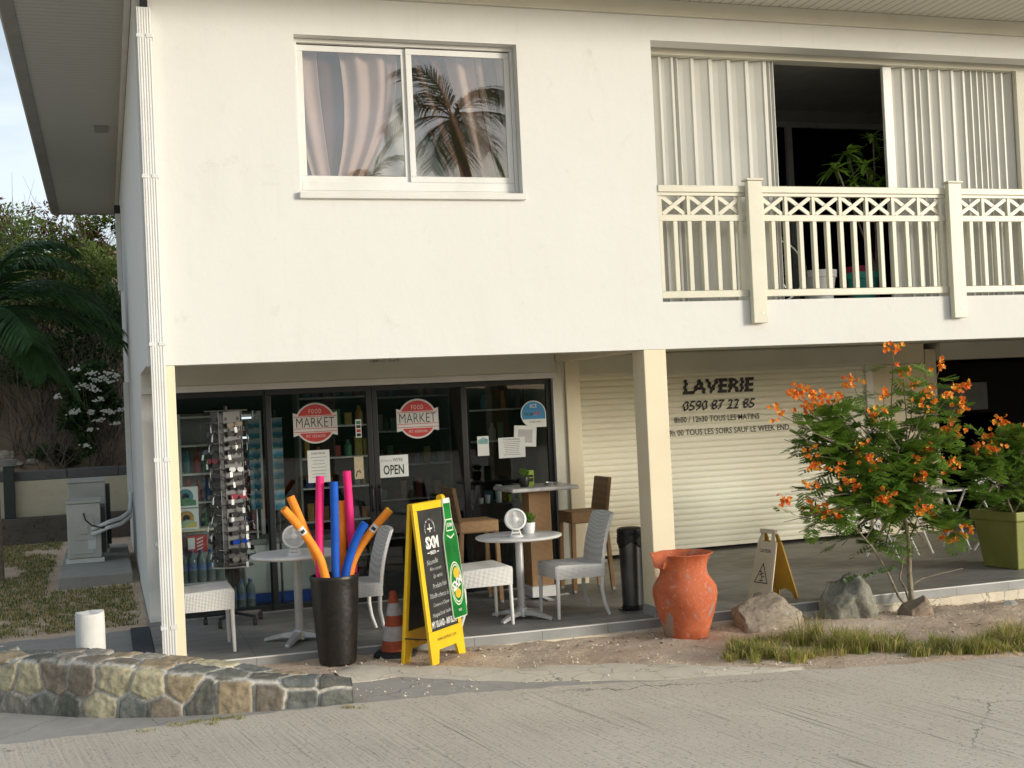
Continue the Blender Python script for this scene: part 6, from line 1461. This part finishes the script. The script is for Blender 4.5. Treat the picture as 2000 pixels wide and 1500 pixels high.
# ================================================================ FLOWERING TREES
def bip_leaf(mb, c, az, el, L, rr):
    """twice-pinnate leaf: rachis, pinnae, leaflets"""
    d = Vector((math.cos(az)*math.cos(el), math.sin(az)*math.cos(el), math.sin(el))).normalized(); sd_ = d.cross(Vector((0, 0, 1))).normalized(); nn_ = sd_.cross(d); c = Vector(c)
    np_ = 6
    for i in range(np_+1):
        f = .22+.78*i/np_; q = c+d*L*f-Vector((0, 0, .28*L*f*f)); pl = L*.40*math.sin(PI*(.25+.62*i/np_))
        for s in ((-1, 1) if i < np_ else (0,)):
            e = (sd_*s*.9+d*.55+nn_*rr.uniform(-.35, .35)).normalized() if s else d.copy(); e -= Vector((0, 0, .15)); e.normalize(); o_ = e.cross(nn_).normalized(); nl = 6
            for k in range(1, nl+1):
                p = q+e*pl*k/nl
                for s2 in (-1, 1):
                    h_ = o_*s2+e*.35; h_.normalize(); l_ = .029*(1-.25*abs(k/nl-.5)); w = e*.0095
                    mb.add([p-w*.4, p+h_*l_*.5-w, p+h_*l_, p+h_*l_*.5+w], [(0, 1, 2, 3)])
    return c+d*L
def flower_cluster(parent, c, rr, k=1.0, o0=Vector()):
    mb = MB(); st = MB()
    for _ in range(int(12*k)):
        q = Vector(c)+Vector((rr.gauss(0, .050), rr.gauss(0, .036), rr.gauss(0, .038)))*k; fd = Vector((rr.uniform(-.7, .4), rr.uniform(-1, .2), rr.uniform(-.4, .5))).normalized(); a1 = fd.orthogonal().normalized(); a2 = fd.cross(a1)
        for j in range(5):
            a = 2*PI*j/5+rr.uniform(-.2, .2); e = (a1*math.cos(a)+a2*math.sin(a)+fd*.3).normalized(); s_ = e.cross(fd).normalized()*.012; mb.mi = 1 if rr.random() < .33 else 0; L = rr.uniform(.023, .034)
            mb.add([q, q+e*L*.55-s_, q+e*L+fd*.004, q+e*L*.55+s_], [(0, 1, 2, 3)])
        mb.mi = 0; st.tube([q, q+fd*.05+Vector((0, 0, .01))], .0009, 3, False)
    mb.mi = 0; o = mb.build('flower_cluster', [M['orange'], M['yellowp']], parent); st.build('stamens', M['redleaf'], o)
def flamboyant(base, stems, fl, label, fill, seed, bz=.0):
    t = thing('flowering_tree', label, 'tree', base, 0, 'orange-flowered trees by the terrace'); rr = random.Random(seed); o0 = Vector(base)
    trk = MB(); lf = MB(); ends = []
    for (pts, r_) in stems: trk.tube([Vector(p)-o0 for p in pts], [r_*(1-.55*i/(len(pts)-1)) for i in range(len(pts))], 9)
    hub = [Vector(stems[0][0][-1])-o0, Vector(stems[0][0][-2])-o0]
    tw_ = MB()
    def branch(e, leafy=True, r_=.008):
        s0 = hub[0].lerp(hub[1], rr.random()); mid = s0.lerp(e, .5)+Vector((rr.uniform(-.08, .08), rr.uniform(-.08, .08), .06)); tw_.tube([s0, mid, e], [r_*1.4, r_, r_*.45], 5, False)
        if leafy:
            for f in (.40, .52, .62, .72, .80, .88):
                if rr.random() < .36: continue
                q = s0.lerp(mid, f*2) if f < .5 else mid.lerp(e, (f-.5)*2)
                for _ in range(1 if f < .6 else 2): bip_leaf(lf, q, rr.uniform(0, 2*PI), rr.uniform(-.5, .9), rr.uniform(.17, .28), rr)
    for (a_, b_) in fl:
        e = at(a_, b_, base[1]+rr.uniform(-.42, .0))-o0; flower_cluster(t, e, rr, rr.uniform(.7, 1.15)); e2 = e.copy(); 
        branch(e2-Vector((0, 0, .02)), True, .006)
    for (a_, b_) in fill: branch(at(a_, b_, base[1]+rr.uniform(-.38, .38))-o0)
    trk.build('trunk', M['bark'], t, smooth=True); tw_.build('branches', M['twig'], t); lf.build('foliage', M['leaf'], t)
    pod = MB()
    for (a_, b_) in fl[::5]:
        e = at(a_+8, b_+25, base[1])-o0; pod.add([e, e+Vector((.012, 0, -.04)), e+Vector((.006, 0, -.09)), e+Vector((-.008, 0, -.05))], [(0, 1, 2, 3)])
    pod.build('seed_pods', M['leafd'], t); return t
F1 = [(1745, 683), (1763, 727), (1780, 744), (1665, 744), (1550, 766), (1562, 764), (1590, 772), (1602, 780), (1630, 779), (1518, 803), (1580, 796), (1725, 769), (1713, 807), (1582, 882), (1684, 875), (1589, 909), (1636, 914), (1713, 916), (1697, 900), (1797, 927), (1584, 950), (1661, 945), (1722, 970), (1737, 966), (1750, 975), (1654, 975), (1532, 977), (1584, 991), (1622, 998), (1640, 1002), (1802, 994), (1818, 1003), (1815, 873), (1793, 898), (1838, 707), (1866, 755), (1852, 771), (1881, 757), (1880, 789), (1815, 768), (1806, 783), (1852, 834), (1872, 846), (1851, 907), (1850, 1040), (1884, 1040), (1856, 1052)]
rr = random.Random(15); fill1 = []
while len(fill1) < 46:
    a_, b_ = rr.uniform(1525, 1880), rr.uniform(820, 1095)
    if ((a_-1725)/150)**2+((b_-965)/125)**2 < 1 or (a_ < 1640 and 810 < b_ < 1000 and rr.random() < .35): fill1.append((a_, b_))
fill1 += [(1600, 850), (1560, 850), (1700, 830), (1760, 830), (1620, 830), (1850, 850), (1545, 960), (1560, 1040), (1530, 1020)]
b0 = (6.56, -.22, -.16); P_ = lambda a_, b_, Y_=-.22: tuple(at(a_, b_, Y_))
flamboyant(b0, [([b0, P_(1776, 1120), P_(1775, 1060), P_(1765, 1000), P_(1750, 940)], .028), ([b0, P_(1755, 1165), P_(1735, 1120, -.3), P_(1705, 1070, -.3), P_(1670, 1030, -.3)], .015), ([b0, P_(1768, 1150, -.1), P_(1757, 1130, -.1), P_(1766, 1080, -.1), P_(1790, 1020, -.1)], .012), ([P_(1778, 1145), P_(1800, 1130), P_(1830, 1122), P_(1880, 1110)], .007)],
           F1, 'slender tree with orange flowers growing behind the boulders', fill1, 2)
t = thing('ivy_strand', 'short strand of dark heart-shaped leaves hanging from the flowering tree', 'plant', tuple(at(1690, 1122, -.35))); mb = MB(); o0 = at(1690, 1122, -.35)
for i in range(16):
    q = at(1652+i*6.5+rr.uniform(-2, 2), 1128-i*.9-(8 if i > 8 else 0)+rr.uniform(-4, 4), -.35)-o0; a = rr.uniform(-.6, .6); mb.add([q+Vector((x*math.cos(a)-z*math.sin(a), rr.uniform(-.01, .01), x*math.sin(a)+z*math.cos(a)))*1.5 for x, z in ((0, 0), (.012, .008), (.016, -.006), (0, -.026), (-.016, -.006), (-.012, .008))], [(0, 1, 2, 3, 4, 5)])
mb.build('foliage', M['leafd'], t); MB().tube([at(1652, 1126, -.345)-o0, at(1700, 1118, -.345)-o0, at(1752, 1108, -.345)-o0], .003, 4).build('stem', M['twig'], t)
# planter with the second tree
limep = pm('lime_plastic', (.25, .27, .07), (.20, .215, .05), 3, .5)
t = thing('lime_planter', 'tall tapering lime green planter at the right edge of the terrace', 'planter', (8.55, .74, 0), R(8))
def sq(w, z): return [(-w, -w, z), (w, -w, z), (w, w, z), (-w, w, z)]
mb = MB(); v = sq(.225, 0)+sq(.285, .50)+sq(.31, .505)+sq(.315, .60)+sq(.285, .60)+sq(.27, .52)
mb.add(v, [(0, 3, 2, 1)]+[(i*4+k, i*4+(k+1) % 4, (i+1)*4+(k+1) % 4, (i+1)*4+k) for i in range(5) for k in range(4)]+[(20, 21, 22, 23)]); mb.build('body', limep, t, bevel=.012)
F2 = [(1954, 823), (1929, 850), (1979, 846), (1942, 873), (1945, 893), (1974, 902), (1997, 860), (1935, 885), (2010, 830), (1912, 880)]
fill2 = []
while len(fill2) < 46:
    a_, b_ = rr.uniform(1870, 2120), rr.uniform(800, 1010)
    if ((a_-1990)/135)**2+((b_-920)/110)**2 < 1: fill2.append((a_, b_))
b1 = (8.52, .72, .56)
flamboyant(b1, [([b1, P_(1968, 980, .62), P_(1972, 930, .62)], .02), ([b1, P_(1990, 985, .6), P_(2015, 930, .6)], .014)], F2, 'bushy tree with orange flowers growing in the lime green planter', fill2, 6)
